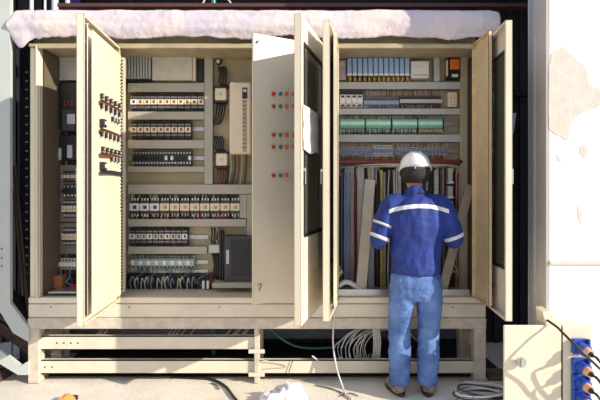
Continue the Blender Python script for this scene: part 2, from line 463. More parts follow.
# inner doors
def inner_door(hinge, free, side, label, z0=.68, z1=2.668, th=.028, m=CREAM):
    M, wd = door_matrix(hinge, free); g = MB(M)
    g.box(0, wd, 0, .003 * side, z0, z1)
    g.box(wd - .003, wd, 0, th * side, z0, z1); g.box(0, .003, 0, th * side, z0, z1)
    g.box(0, wd, 0, th * side, z0, z0 + .003); g.box(0, wd, 0, th * side, z1 - .003, z1)
    g.box(wd - .02, wd, th * side, (th - .003) * side, z0, z1)
    d = g.build('inner_door', m, cab); d['label'] = label
    for q in (z0 + .2, z1 - .2):
        g = MB(M); g.cyl((0, th * .5 * side, q - .03), (0, th * .5 * side, q + .03), .007); g.build('hinge', STEEL, d)
    g = MB(M); g.tube([(wd - .03, -.012 * side, z0 + .14), (wd - .05, -.03 * side, z0 + .155), (wd - .04, -.012 * side, z0 + .1)], .003); g.build('latch', BLACK, d)
    g = MB(M); g.cyl((wd - .03, 0, z1 - .06), (wd - .03, -.014 * side, z1 - .06), .010); g.build('lock', DARK, d)
    return d, M, wd
BD, MBm, wB = inner_door((.145, -.02), (-.340, -.29), -1, 'inner door of the middle bay with rows of push buttons')
ib1 = inner_door((.275, -.02), (.240, -.345), 1, 'narrow inner door at the left of the right bay')
ib2 = inner_door((1.384, -.015), (1.384, -.345), -1, 'narrow inner door, warm bounce in its colour, at the right of the right bay', m=mat('warm_bounce_cream', (.74, .57, .34), .4))  # cream leaf with warm bounce light put into its colour
# push buttons on the outer face of B (outer face towards +x/-y, at v=0 on local +v side?)
outs = 1
Bh = Vector((.145, -.02, 0)); Bf = Vector((-.340, -.29, 0)); Bu = (Bf - Bh).normalized()
nrm = Vector((-Bu.y, Bu.x, 0)); sB = 1 if nrm.y < 0 else -1
def on_B(px, py): return on_plane(MBm, 0, px, py)
cols = ((273, RED), (280, GREENB), (286, ORANGE), (293, ORANGE))
for py in (94, 106.5, 135, 147, 175.5):
    for px, mt in cols:
        if py > 170 and px > 290: continue
        u, z = on_B(px, py)
        g = MB(MBm); g.cyl((u, 0, z), (u, sB * .006, z), .0165, STEEL, n=16); g.cyl((u, sB * .006, z), (u, sB * .020, z), .0125, mt, n=16)
        g.build('push_button', mt, BD)
# ------------------------------------------------------------------ support frame
fr = empty('support_frame', (X(258), .1, 0), 'pale painted steel support frame carrying the control cabinet', 'support frame')
g = MB(); g.box(CX0, CX1, -.02, .40, Z(317), Z(303.6), bev=.006)
for px in (52, 130, 220, 400, 452): g.cyl((X(px), -.022, Z(306.5)), (X(px), -.018, Z(306.5)), .006, DARK)
g.build('plinth', BEAMP, fr)
g = MB(); g.box(CX0, CX1, -.03, .40, Z(328), Z(317.2), bev=.005); g.build('top_beam', RUST, fr)
for a, b, y0, y1 in ((30, 41, -.03, .06), (254.5, 259.5, -.03, .05), (473, 484.5, -.03, .06), (30, 41, .32, .40), (254, 260, .32, .4), (473, 484.5, .32, .40)):
    g = MB(); g.box(X(a), X(b), y0, y1, 0, Z(328), bev=.004)
    g.build('leg', RUST, fr)
for z0, z1 in ((350, 336), (374, 360)):
    for a, b in ((41, 254.5), (259.5, 473)):
        if z0 == 350 and a > 200: continue
        g = MB(); x0, x1 = X(a), X(b); za, zb = Z(z0), Z(z1)
        g.box(x0, x1, -.0, .008, za, zb); g.box(x0, x1, 0, .04, zb - .008, zb); g.box(x0, x1, 0, .04, za, za + .008)
        for px in ((57, 64, 71, 78) if z0 == 350 else (45, 52)):
            if a == 41: g.cyl((X(px), -.003, (za + zb) / 2), (X(px), .001, (za + zb) / 2), .006, HOLE)
        o = g.build('cross_rail', BEAMP, fr)
for px in (257,):
    for py in (352, 375):
        g = MB(); g.prism([(X(px - 8), Z(py)), (X(px + 8), Z(py)), (X(px + 8), Z(py - 4)), (X(px - 8), Z(py - 4))], -.034, -.031); g.build('bracket', BEAMP, fr)
# side rails under the top beam
for a in (30, 473):
    g = MB(); g.box(X(a + 2), X(a + 10), .06, .32, Z(350), Z(336)); g.build('side_rail', BEAMP, fr)

# ------------------------------------------------------------------ packing film on the roof
g = MB(); vs = []; NX = 260; prof = []
NP = 26
for i in range(NX + 1):
    t = i / NX; px = 11 + (497 - 11) * t
    low = 37.2 + 1.4 * math.sin(px * .06) + 1.5 * noise.noise(Vector((px * .05, 3, 0))) * 2 + 1.2 * noise.noise(Vector((px * .25, 9, 0)))
    if px < 40: low += 10 * math.exp(-((px - 25) / 7.0) ** 2)
    if px < 18: low -= (18 - px) * 1.2
    if px > 485: low -= (px - 485) * .35
    top = 8.5 + (0.04 * (497 - px)) * 0 + .6 * noise.noise(Vector((px * .03, 1, 5)))
    if px > 488: top += (px - 488) * .25
    if px < 18: top += (18 - px) * 1.0
    x = X(px); zl = Z(low, -.05); zt = Z(top, -.05)
    for j in range(NP + 1):
        s_ = j / NP
        if s_ < .55:
            q = s_ / .55; y = -.045 - .02 * math.sin(q * math.pi); z = zl + (zt - .04 - zl) * q
        elif s_ < .68:
            q = (s_ - .55) / .13; an = q * math.pi / 2; y = -.045 + .04 * (1 - math.cos(an)); z = zt - .04 + .04 * math.sin(an)
        else:
            q = (s_ - .68) / .32; y = -.005 + .46 * q; z = zt - .03 * q
        P = Vector((x * 5, y * 5, z * 5))
        n1 = noise.noise(P * .9); n2 = noise.noise(Vector((x * 3, z * 22, y * 6))); n3 = noise.noise(Vector((x * 14, z * 14, y * 14)))
        amp = 1.0 + (2.0 if px < 50 else 0)
        y += (-.012 * n1 - .012 * n2) - .0022 * amp * n3; z += .004 * n3 * (1 if s_ > .1 else .8)
        y = min(y, -.027) if z < ZT + .004 else y
        if s_ > .68: z = max(z, Z(29) + .01)
        vs.append((x, y, z))
g.add(vs, [(i * (NP + 1) + j, (i + 1) * (NP + 1) + j, (i + 1) * (NP + 1) + j + 1, i * (NP + 1) + j + 1) for i in range(NX) for j in range(NP)], FILM, True)
o = g.build('packing_film', FILM, None, loc=(X(258), .2, ZT))
md = o.modifiers.new('thickness', 'SOLIDIFY'); md.thickness = .006; md.offset = 0
tag(o, 'crumpled milky plastic film draped along the top of the cabinet', 'plastic film')

# ------------------------------------------------------------------ equipment
YF = .30
def qbox(g, px0, px1, py0, py1, y0, y1, m=None, bev=0.0, Yref=None):
    Yr = y0 if Yref is None else Yref
    return g.box(X(px0, Yr), X(px1, Yr), y0, y1, Z(py1, Yr), Z(py0, Yr), m, bev)

def duct(px0, px1, py0, py1, label, m=DUCT, y0=.31, name='cable_duct'):
    vertical = (py1 - py0) > (px1 - px0)
    g = MB(); x0, x1 = X(px0, y0), X(px1, y0); z0, z1 = Z(py1, y0), Z(py0, y0)
    g.box(x0, x1, y0 + .006, PL - .001, z0 + .002, z1 - .002, m)
    # finger slots along both long sides
    if not vertical:
        x = x0 + .01
        while x < x1 - .01:
            for zz in (z0, z1): g.box(x, x + .004, y0 + .012, PL - .02, zz - .0005 if zz == z0 else zz - .003, zz + .003 if zz == z0 else zz + .0005, HOLE)
            x += .014
    else:
        z = z0 + .01
        while z < z1 - .01:
            for xx in (x0, x1): g.box(xx - .0005 if xx == x0 else xx - .003, xx + .003 if xx == x0 else xx + .0005, y0 + .012, PL - .02, z, z + .004, HOLE)
            z += .014
    o = g.build(name, m, None, loc=((x0 + x1) / 2, PL, z0))
    tag(o, label, 'cable duct')
    g = MB(); g.box(x0 - .001, x1 + .001, y0, y0 + .006, z0, z1, m, bev=.002); g.build('cover', m, o)
    return o

MIDD = [(128, 204, 83, 92, 'grey cable duct above the first contactor row of the middle bay'),
        (128, 204, 111.5, 119.5, 'grey cable duct between the first two contactor rows, middle bay'),
        (128, 204, 140, 148.5, 'grey cable duct just above the narrow relay row, middle bay'),
        (128, 204, 166.5, 172, 'thin grey cable duct just below the narrow relay row, middle bay'),
        (128, 253, 184.5, 194, 'long grey cable duct above the widest contactor row, middle bay'),
        (128, 246, 219, 226.5, 'long grey cable duct below the widest contactor row, middle bay'),
        (128, 207, 246.5, 254, 'grey cable duct above the pale green terminal row, middle bay')]
for d in MIDD: duct(*d)
duct(204.5, 212.5, 52, 184, 'tall vertical cable duct right of the contactor rows, middle bay')
duct(247, 253, 194.5, 240, 'short vertical slotted duct at the far right of the middle bay')
duct(240, 246.5, 194.5, 218, 'short vertical cable duct at the end of the widest contactor row')
RD = [(338, 460, 82, 89, 'grey cable duct under the blue module row, right bay'),
      (338, 460, 108.5, 114.5, 'grey cable duct above the green terminal row, right bay'),
      (338, 460, 134.5, 142, 'grey cable duct below the green terminal row, right bay')]
for d in RD: duct(*d, m=DUCTB)
duct(434, 439.5, 54, 81.5, 'short vertical cable duct beside the orange relay, right bay', m=DUCTB)

def rail(px0, px1, py, label):
    g = MB(); z = Z(py, .36); x0, x1 = X(px0, .36), X(px1, .36)
    g.box(x0, x1, .366, PL - .001, z - .012, z + .012); g.box(x0, x1, .360, .366, z + .010, z + .016); g.box(x0, x1, .360, .366, z - .016, z - .010)
    o = g.build('mounting_rail', STEEL, None, loc=((x0 + x1) / 2, PL, z)); tag(o, label, 'mounting rail')

def dev_row(name, cat, n, px0, px1, py0, py1, builder, where, group, y0=YF, gap=.06, alt=None, skip=()):
    """n devices side by side; the first is built, the others are copies with their own label"""
    x0, x1 = X(px0, y0), X(px1, y0); z0, z1 = Z(py1, y0), Z(py0, y0)
    p = (x1 - x0) / n; wv = p * (1 - gap); src = {}
    for i in range(n):
        kind = alt(i) if alt else 0
        loc = (x0 + p * (i + .5), PL - .016, z0)
        if kind not in src:
            g = MB(); r = builder(g, wv, z1 - z0, PL - .016 - y0, kind)
            o = MBat(g, name, loc)
            ch = []
            for pn, pg in (r or []):
                c = pg.build(pn, None, o, loc=(0, 0, 0)); c.location = (0, 0, 0); ch.append(c)
            src[kind] = (o, ch)
        else:
            s0, ch0 = src[kind]; o = s0.copy(); COL.objects.link(o); o.location = loc
            for c in ch0:
                d = c.copy(); COL.objects.link(d); d.parent = o
        if n == 1: lab = where
        elif i == n - 1 : lab = 'rightmost ' + where
        elif i == 0: lab = 'leftmost ' + where
        else: lab = ORD(i) + ' from left: ' + where
        assert 4 <= len(lab.split()) <= 16, lab
        tag(o, lab, cat, group)
def MBat(g, name, loc):
    o = g.build(name, None, None, loc=(0, 0, 0)); o.location = loc; o['_o'] = tuple(loc); return o

# device builders: local frame x centred, z 0..h, front at y=-d
def contactor(g, w, h, d, kind):
    g.box(-w / 2, w / 2, -d * .62, 0, 0, h, BLACK, bev=.002)
    g.box(-w / 2 + .001, w / 2 - .001, -d * .85, -d * .6, h * .12, h * .88, DARK, bev=.002)
    k = MB(); k.box(-w / 2 + .001, w / 2 - .001, -d, -d * .8, h * .36, h * .66, (IVORY, LGREY, WHITE)[kind], bev=.002)
    k.box(-w * .12, w * .22, -d - .002, -d, h * .44, h * .60, (BROWN, DARK, DARK)[kind]); 
    sc = MB()
    for i in range(3):
        xx = (-.32 + .32 * i) * w
        for zz in (.20, .80):
            sc.cyl((xx, -d * .85, h * zz), (xx, -d * .85 - .003, h * zz), w * .09, STEEL, n=8)
    return [('front_block', k), ('terminal_screws', sc)]
def relay(g, w, h, d, kind):
    g.box(-w / 2, w / 2, -d * .7, 0, 0, h, DARK, bev=.001)
    k = MB(); k.box(-w / 2 + .0005, w / 2 - .0005, -d, -d * .7, h * .35, h * .62, BLACK if kind != 2 else WHITE, bev=.001)
    k.cyl((0, -d * .7, h * .18), (0, -d * .7 - .004, h * .18), w * .3, WHITE if kind != 1 else LGREY, n=8)
    k.cyl((0, -d * .7, h * .82), (0, -d * .7 - .004, h * .82), w * .3, STEEL, n=8)
    return [('relay_head', k)]
def term(body, cap, dark=DARK):
    def f(g, w, h, d, kind):
        g.box(-w / 2, w / 2, -d * .65, 0, 0, h, body, bev=.001)
        g.box(-w / 2, w / 2, -d, -d * .6, h * .32, h * .68, cap, bev=.001)
        g.box(-w * .3, w * .3, -d * .66 - .002, -d * .64, h * .08, h * .22, dark); g.box(-w * .3, w * .3, -d * .66 - .002, -d * .64, h * .78, h * .92, dark)
        if kind == 1: g.box(-w * .5, w * .5, -d - .004, -d, h * .34, h * .66, WHITE)
    return f
def contpair(g, w, h, d, kind):
    g.box(-w / 2, w / 2, -d * .62, 0, 0, h, BLACK, bev=.002)
    g.box(-w / 2 + .001, w / 2 - .001, -d * .85, -d * .6, h * .2, h * .8, DARK, bev=.002)
    k = MB(); k.box(-w / 2 + .001, w / 2 - .001, -d, -d * .8, h * .34, h * .68, IVORY if kind != 1 else WHITE, bev=.003)
    k.box(-w * .1, w * .25, -d - .003, -d, h * .42, h * .58, TAN if kind == 0 else DARK); k.cyl((-w * .3, -d, h * .5), (-w * .3, -d - .004, h * .5), w * .07, STEEL, n=8)
    sc = MB()
    for i in range(3):
        for zz in (.13, .87): sc.box((-.36 + .3 * i) * w, (-.22 + .3 * i) * w, -d * .62 - .004, -d * .6, h * (zz - .06), h * (zz + .06), WHITE)
    return [('front_block', k), ('terminal_screws', sc)]

dev_row('contactor', 'contactor', 11, 130, 204, 93.5, 110.5, contactor, 'ivory-fronted contactor in the top device row of the middle bay', 'contactors in the top row of the middle bay', alt=lambda i: 2 if i == 0 else 0)
dev_row('contactor', 'contactor', 9, 130, 191, 121, 138.5, contactor, 'ivory-fronted contactor in the second device row of the middle bay', 'contactors in the second row of the middle bay')
rail(128, 204, 129, 'steel mounting rail end showing beside the second contactor row')
dev_row('narrow_relay', 'relay', 20, 132, 191, 150, 165.5, relay, 'narrow dark relay in the third device row of the middle bay', 'narrow relays in the third row of the middle bay', alt=lambda i: 2 if i in (11, 13, 19) else i % 2)
rail(128, 204, 158, 'steel mounting rail end showing beside the narrow relay row')
dev_row('motor_starter', 'motor starter', 11, 129, 240, 196.5, 218, contpair, 'black motor starter with pale front, widest row of middle bay', 'motor starters in the widest row of the middle bay', alt=lambda i: 1 if i < 3 else 0, gap=.05)
dev_row('contactor', 'contactor', 10, 129, 187.5, 228, 245.5, contactor, 'pale grey-fronted contactor in the fifth device row of the middle bay', 'contactors in the fifth row of the middle bay', alt=lambda i: 1 if i % 3 else 2)
rail(128, 208, 237, 'steel mounting rail end showing beside the fifth device row')
dev_row('terminal_block', 'terminal block', 16, 131, 194, 256, 269.5, term(GREYGRN, GREYGRN), 'pale green terminal block in the sixth row of the middle bay', 'pale green terminal blocks in the middle bay', alt=lambda i: 1 if i % 2 == 0 else 0)
rail(128, 208, 262, 'steel mounting rail end beside the pale green terminal row')
rail(128, 208, 271.5, 'steel cable rail directly under the pale green terminal row')

def thing_box(name, cat, label, px0, px1, py0, py1, y0, m, bev=.004, y1=PL - .001, group=None):
    g = MB(); qbox(g, px0, px1, py0, py1, y0, y1, m, bev)
    o = g.build(name, m, None, loc=((X(px0, y0) + X(px1, y0)) / 2, y1, Z(py1, y0))); tag(o, label, cat, group)
    return o
def sub(o, name, m, px0, px1, py0, py1, y0, y1, bev=.001, label=None):
    g = MB(); qbox(g, px0, px1, py0, py1, y0, y1, m, bev); c = g.build(name, m, o)
    if label: c['label'] = label
    return c
# top-left ribbed module and pale cover of the middle bay
o = thing_box('heat_sink', 'heat sink', 'grey ribbed heat sink at the top left of the middle bay', 124.5, 151, 55, 79, .30, mat('heat_sink_aluminium', (.42, .43, .47), .4, .5))
g = MB()
for i in range(9): qbox(g, 125.5 + i * 2.9, 127.1 + i * 2.9, 54.5, 78, .275, .30, DUCTB)
g.build('fin', DUCTB, o)['kind'] = 'stuff'
g = MB()
for i in range(9): qbox(g, 125.5 + i * 2.9, 127.4 + i * 2.9, 79, 82, .30, .33, BLACK)
g.build('terminal_strip', BLACK, o)
o = thing_box('cover_panel', 'cover', 'blank light grey cover panel at the top of the middle bay', 152, 192.5, 55.5, 80, .29, mat('cover_grey', (.60, .57, .52), .45))
sub(o, 'edge_strip', CREAM, 193, 195.5, 55, 80.5, .30, .34)
sub(o, 'side_gap', BLACK, 197, 203.5, 54, 81, .34, .37)
# connectors and cables at right of the middle bay
def arcs(g, px, py0, py1, n, mt, y=.32, bow=6, r=.006, dx=2.6):
    for i in range(n):
        a = px + i * dx
        g.tube([(X(a, y), y + .03, Z(py0, y)), (X(a + 1 - bow * .2, y), y, Z(py0 + (py1 - py0) * .4, y)), (X(a - bow * .3, y), y - .01, Z(py0 + (py1 - py0) * .75, y)), (X(a - bow, y), y + .03, Z(py1, y))], r, mt)
def relay_sock(px0, px1, py0, py1, label):
    o = thing_box('ivory_relay', 'relay', label, px0, px1, py0, py1, .29, IVORY, bev=.005)
    g = MB(); c = ((px0 + px1) / 2, (py0 + py1) / 2); g.cyl((X(c[0], .29), .285, Z(c[1], .29)), (X(c[0], .29), .291, Z(c[1], .29)), .017, LGREY); g.build('dial', LGREY, o)
    for q0, q1 in ((py0 - 2, py0), (py1, py1 + 2.5)):
        g = MB(); qbox(g, px0 - 1.5, px1 + 1, q0, q1, .31, PL - .001, BLACK); g.build('terminal_strip', BLACK, o)
relay_sock(215, 226, 88, 100, 'square ivory relay above its twin, beside the tall duct')
relay_sock(216, 227, 153.5, 165.5, 'square ivory relay below its twin, beside the tall duct')
def bundle(label, cat, fn, name='cable_bundle', loc=(0, 0, 0)):
    g = MB(); fn(g); c = sum(g.v, Vector()) / len(g.v); c.z = min(v.z for v in g.v)
    o = g.build(name, None, None, loc=c); tag(o, label, cat); return o
bundle('black cables curving down from the upper square ivory relay', 'cables', lambda g: arcs(g, 217, 102, 124, 4, BLACK, r=.0075))
bundle('black cables curving into the top of the upper square ivory relay', 'cables', lambda g: arcs(g, 218, 66, 87, 4, BLACK, bow=-4, r=.0075, dx=2.2))
bundle('black cables looping into the top of the lower square ivory relay', 'cables', lambda g: arcs(g, 214, 136, 153, 4, BLACK, bow=-6, r=.0075, dx=2.4))
bundle('brown and black cables hanging below the lower square ivory relay', 'cables', lambda g: (arcs(g, 217, 168, 186, 4, BROWN, bow=2, r=.007), arcs(g, 219, 168, 186, 4, BLACK, bow=-3, r=.006)))
g = MB(); g.cyl((X(218.5, .34), .33, Z(61, .34)), (X(218.5, .34), PL - .001, Z(61, .34)), .026, BLACK); g.cyl((X(218.5, .34), .31, Z(62, .34)), (X(218.5, .34), .33, Z(62, .34)), .016, LGREY)
o = g.build('cable_gland', None, None, loc=(X(218.5, .34), .36, Z(66, .34))); tag(o, 'black cable gland near the top beside the tall duct', 'cable gland')
# drive
o = thing_box('frequency_drive', 'drive', 'cream wall-mounted frequency drive with small keypad in the middle bay', 229.5, 251, 82, 154, .20, IVORY, bev=.012)
sub(o, 'keypad', BLACK, 242.2, 247.2, 87.5, 98.5, .192, .202); sub(o, 'display', LGREY, 243, 246.5, 89, 92, .190, .193)
sub(o, 'grille', mat('tan_grille', (.52, .41, .25), .5), 242.5, 246.5, 100, 152, .197, .201)
g = MB()
for i in range(12): qbox(g, 242.5, 246.5, 101 + i * 4.2, 101.6 + i * 4.2, .195, .197, DARK)
g.build('slat', DARK, o)['kind'] = 'stuff'
g = MB()
for i in range(5): g.tube([(X(230.5 + i * 4, .28), .28, Z(153.5, .28)), (X(231.5 + i * 3.6, .3), .30, Z(168, .3)), (X(228 + i * 4, .33), .34, Z(185, .33))], .008, (TAN, DARK, BROWN)[i % 3])
c = g.build('supply_cables', None, None, loc=(X(240, .3), .3, Z(185, .33))); c.name = 'supply_cable'; tag(c, 'tan and dark supply cables under the cream frequency drive', 'cables')
# lower right of the middle bay
o = thing_box('power_supply', 'power supply', 'big dark framed power supply at the bottom right of the middle bay', 224, 253, 236, 282, .24, DARK, bev=.006)
sub(o, 'front_panel', BLACK, 231, 252, 240, 276, .232, .241); sub(o, 'label_strip', LGREY, 226.2, 229, 250, 264, .236, .241)
for a, b in ((231, 252), ):
    g = MB(); g.tube([(X(231, .23), .23, Z(276, .23)), (X(241, .23), .228, Z(258, .23)), (X(252, .23), .23, Z(240, .23))], .004, k=2); g.build('brace', DARK, o)
o = thing_box('tray_shelf', 'shelf', 'flat grey shelf under the dark power supply', 212, 254, 283, 288, .18, DUCT, bev=.002)
o = thing_box('grey_connector', 'connector', 'small pale grey connector block left of the dark power supply', 208.5, 219.5, 245, 253, .29, LGREY)
bundle('black cables running down from the small pale grey connector', 'cables', lambda g: arcs(g, 212, 254, 282, 4, BLACK, bow=-7, r=.008, dx=1.8))
bundle('short black cables above the small pale grey connector', 'cables', lambda g: arcs(g, 211, 228, 244, 3, BLACK, bow=-1, r=.007))
bundle('thin white cable beside the small pale grey connector', 'cable', lambda g: arcs(g, 216, 226, 246, 1, WHITEW, bow=-3, r=.004))
bundle('pair of thick black cables left of the dark power supply', 'cables', lambda g: [g.tube([(X(p, .3), .3, Z(230, .3)), (X(p + .5, .3), .29, Z(255, .3)), (X(p - .5, .3), .3, Z(284, .3))], .012, BLACK) for p in (220.5, 223)])
# bottom cable glands with white cable loops
o = thing_box('gland_plate', 'gland plate', 'dark gland plate along the bottom of the middle bay', 127, 213, 273, 290.5, .35, BLACK, bev=.002)
def loops(g):
    for i in range(13):
        px = 130 + i * 5.1 + random.uniform(-1, 1)
        g.tube([(X(px, .3), .33, Z(290, .3)), (X(px + random.uniform(-1, 1), .27), .27, Z(283, .27)), (X(px + 2, .26), .26, Z(277.5 + random.uniform(-1, 1), .26)), (X(px + random.uniform(2.5, 4), .3), .32, Z(284, .3))], .0045, WHITEW if i % 4 else PBLUE, k=5)
bundle('row of white cable ends looping at the bottom of the middle bay', 'cables', loops)
def loops2(g):
    for i in range(22):
        px = 130 + i * 3.6
        g.tube([(X(px, .3), .335, Z(288, .3)), (X(px + random.uniform(-6, 6), .29), .29, Z(280, .29)), (X(px + random.uniform(-8, 8), .3), .335, Z(273.5, .3))], .0045, (BLACK, DARK, STEELBLUE)[i % 3])
bundle('dark cables tangled behind the white loops, middle bay bottom', 'cables', loops2)
g = MB()
for p in (202, 206.5): qbox(g, p, p + 2.4, 281, 289, .27, .29, WHITE, bev=.002)
o = g.build('white_clip', None, None, loc=(X(205, .28), .28, Z(289, .28))); tag(o, 'pair of small white cable clips at the bay bottom', 'clip')
bundle('short magenta-brown wires beside the white clips', 'cables', lambda g: arcs(g, 207, 276, 290, 4, BROWN, bow=3, r=.005, dx=1.6))

# wiring between ducts and device rows (tiny)
def rowwires(px0, px1, pya, pyb, n, mts, label, y=.305, r=.0028, jig=1.2):
    def fn(g):
        for i in range(n):
            px = px0 + (px1 - px0) * (i + .5) / n
            a, b = px + random.uniform(-jig, jig), px
            g.tube([(X(a, y + .03), y + .035, Z(pya, y + .03)), (X((a + b) / 2, y), y - .005, Z((pya + pyb) / 2, y)), (X(b, y + .02), y + .028, Z(pyb, y + .02))], r, random.choice(mts), n=4, k=3)
    o = bundle(label, 'wires', fn, 'row_wiring'); return o
DW = [BLACK, BLACK, DARK, BROWN]
rowwires(131, 203, 91.5, 97, 40, DW, 'short dark wires above the top contactor row, middle bay')
rowwires(131, 203, 112, 107, 40, DW, 'short dark wires below the top contactor row, middle bay')
rowwires(131, 190, 119, 124, 34, DW, 'short dark wires above the second contactor row')
rowwires(131, 190, 140.5, 135, 34, DW, 'short dark wires below the second contactor row')
rowwires(131, 240, 194, 199, 60, [BLACK, BLACK, WHITEW, DARK], 'dark and white wires above the widest device row')
rowwires(131, 240, 219, 214, 60, [BLACK, BLACK, WHITEW, RED], 'dark and white wires below the widest device row')
rowwires(131, 187, 226, 231, 34, DW, 'short dark wires above the fifth device row, middle bay')
rowwires(131, 187, 247, 242, 34, DW, 'short dark wires below the fifth device row, middle bay')
rowwires(131, 194, 254, 259, 40, DW, 'short dark wires above the pale green terminals')
rowwires(131, 194, 272, 267, 40, [BLACK, STEELBLUE, WHITEW], 'blue and white wires below the pale green terminals')

# ------------------------------------------------------------------ left bay
o = thing_box('cover_panel', 'cover', 'pale square cover at the top of the left bay', 57.5, 78, 54.5, 79, .30, mat('cover_grey', (.60, .57, .52), .45))
sub(o, 'lip', LGREY, 57.5, 78, 78, 80, .29, .31)
o = thing_box('switch_unit', 'switch', 'tall black switch unit in the upper left bay', 60, 80, 82, 131, .27, BLACK, bev=.006)
sub(o, 'front_panel', DARK, 62, 74, 110, 131, .262, .271); sub(o, 'cover_window', LGREY, 67, 75, 114, 124, .258, .262)
for i, px in enumerate((64, 67.5, 71)): sub(o, 'marker', MAROON, px, px + 1.6, 100, 106, .264, .271)
o = thing_box('switch_unit', 'switch', 'short black switch base below the tall black switch unit', 58, 80, 135, 160, .29, BLACK, bev=.004)
sub(o, 'clip', LGREY, 67, 72, 145, 158, .28, .291); sub(o, 'clip', LGREY, 58, 61, 148, 160, .28, .291)
FRG = mat('brown_grey_frame', (.22, .19, .17), .5)
o = thing_box('breaker_panel', 'breaker panel', 'brown-grey breaker panel in the lower left bay', 52.5, 80, 165, 222, .31, FRG, bev=.004)
o2 = thing_box('breaker_panel', 'breaker panel', 'second brown-grey breaker panel under the larger one, lower left bay', 52.5, 80, 223, 254, .31, FRG, bev=.004)
dev_row('circuit_breaker', 'circuit breaker', 4, 61, 76, 171, 182, contactor, 'breaker in the upper row of the larger left-bay panel', 'upper breakers in the left bay', y0=.26)
dev_row('circuit_breaker', 'circuit breaker', 4, 61, 76, 184, 198, relay, 'dark breaker in the second row of the larger left-bay panel', 'second-row breakers in the left bay', y0=.26)
dev_row('circuit_breaker', 'circuit breaker', 4, 61, 76, 200, 218, contpair, 'pale breaker in the third row of the larger left-bay panel', 'third-row breakers in the left bay', y0=.26)
dev_row('circuit_breaker', 'circuit breaker', 4, 61, 76, 228, 246, contpair, 'pale breaker in the lower left-bay panel', 'breakers in the lower left-bay panel', y0=.26)
dev_row('terminal_block', 'terminal block', 6, 57, 76, 259, 270, term(IVORY, WHITE), 'ivory terminal block near the bottom of the left bay', 'ivory terminals in the left bay', y0=.28)
g = MB(); qbox(g, 49, 62, 276, 288.5, .20, .30, mat('orange_brown_cardboard', (.42, .17, .06), .7), bev=.004)
o = g.build('small_carton', None, None, loc=(X(55, .2), .25, Z(288.5, .2))); tag(o, 'small orange-brown carton on the floor of the left bay', 'carton')
bundle('red wires lying on the floor of the left bay', 'cables', lambda g: [g.tube([(X(66 + i, .2), .15 + .02 * i, Z(291, .2)), (X(70 + i, .2), .2, Z(289 - i, .2)), (X(77, .2), .22 + .01 * i, Z(288, .2))], .005, RED) for i in range(5)])
bundle('tangled dark cables at the bottom of the left bay', 'cables', lambda g: [g.tube([(X(58 + 3 * i, .3), .3, Z(270, .3)), (X(60 + random.uniform(-3, 14), .28), .27, Z(278, .28)), (X(62 + random.uniform(-5, 14), .28), .25, Z(286, .28))], .008, (BLACK, STEELBLUE, DARK)[i % 3]) for i in range(7)])

# ------------------------------------------------------------------ right bay
def bluemod(g, w, h, d, kind):
    g.box(-w / 2, w / 2, -d, 0, h * .05, h, BLUEM, bev=.003)
    g.box(-w * .48, w * .48, -d - .002, -d, h * .02, h * .14, WHITE)
    g.box(w * .38, w * .50, -d - .001, -d * .1, h * .06, h, STEELBLUE)
dev_row('blue_module', 'blue module', 12, 347, 410, 58, 76, bluemod, 'light blue module in the top row of the right bay', 'light blue modules in the right bay', gap=.14)
rowwires(348, 410, 82, 76.5, 13, [AMBER], 'amber wire ends under the light blue modules', r=.0085, jig=.5)
rowwires(350, 411, 82, 77, 12, [BLACK], 'black wire ends between the amber ones', r=.006, jig=.5)
o = thing_box('grey_block', 'module', 'small grey module left of the light blue modules', 339, 346, 60, 80, .33, PINKG); sub(o, 'front_panel', LGREY, 339.5, 345, 62, 66, .325, .33)
o = thing_box('white_module', 'module', 'white square module right of the light blue modules', 411.5, 429, 61, 78, .28, WHITE); sub(o, 'label_strip', LGREY, 413, 428, 74, 76, .277, .281)
for k in range(3): sub(o, 'screw', STEEL, 415 + 4 * k, 416.2 + 4 * k, 66, 67.2, .277, .281)
o = thing_box('orange_relay', 'relay', 'black relay with bright orange front in the top right bay', 447.5, 461, 57, 78.5, .30, BLACK)
sub(o, 'front_block', ORANGE, 450.5, 459.5, 59, 69, .285, .301, .003, 'bright orange block'); sub(o, 'side_block', IVORY, 446.6, 449.5, 60, 76, .30, .33); sub(o, 'terminal_strip', WHITE, 452, 458, 74, 77, .296, .301)
o = thing_box('white_socket', 'power socket', 'ivory double power socket on the right bay plate', 448, 457.2, 92, 107, .33, IVORY)
for a in (451, 454.4):
    for b in (95.5, 98, 101.5, 104): sub(o, 'hole', HOLE, a, a + .8, b, b + .9, .3285, .331, 0)
# row 2
dev_row('white_breaker', 'circuit breaker', 4, 340, 363, 94, 107, term(WHITE, WHITE, BLACK), 'white circuit breaker in the second row of the right bay', 'white circuit breakers in the right bay')
thing_box('dark_strip', 'trim strip', 'black strip above the white circuit breakers', 340, 363, 89.5, 93.6, .32, BLACK, bev=.001)
dev_row('slim_terminal', 'terminal', 14, 364, 399, 97, 108, term(STEELBLUE, PBLUE), 'slim slate-blue terminal in the second row of the right bay', 'slate-blue terminals in the right bay')
dev_row('slim_terminal', 'terminal', 16, 400, 442, 96, 106, term(DARK, LGREY), 'slim grey terminal in the second row of the right bay', 'grey terminals in the right bay')
rowwires(364, 442, 89, 97, 50, [PINKG, BROWN, TAN, PINKG], 'pink and tan wires above the slate-blue and grey terminals', y=.33)
rowwires(340, 442, 109, 105, 50, [RED, PBLUE, WHITEW, DARK], 'red and blue wires below the second row of the right bay')
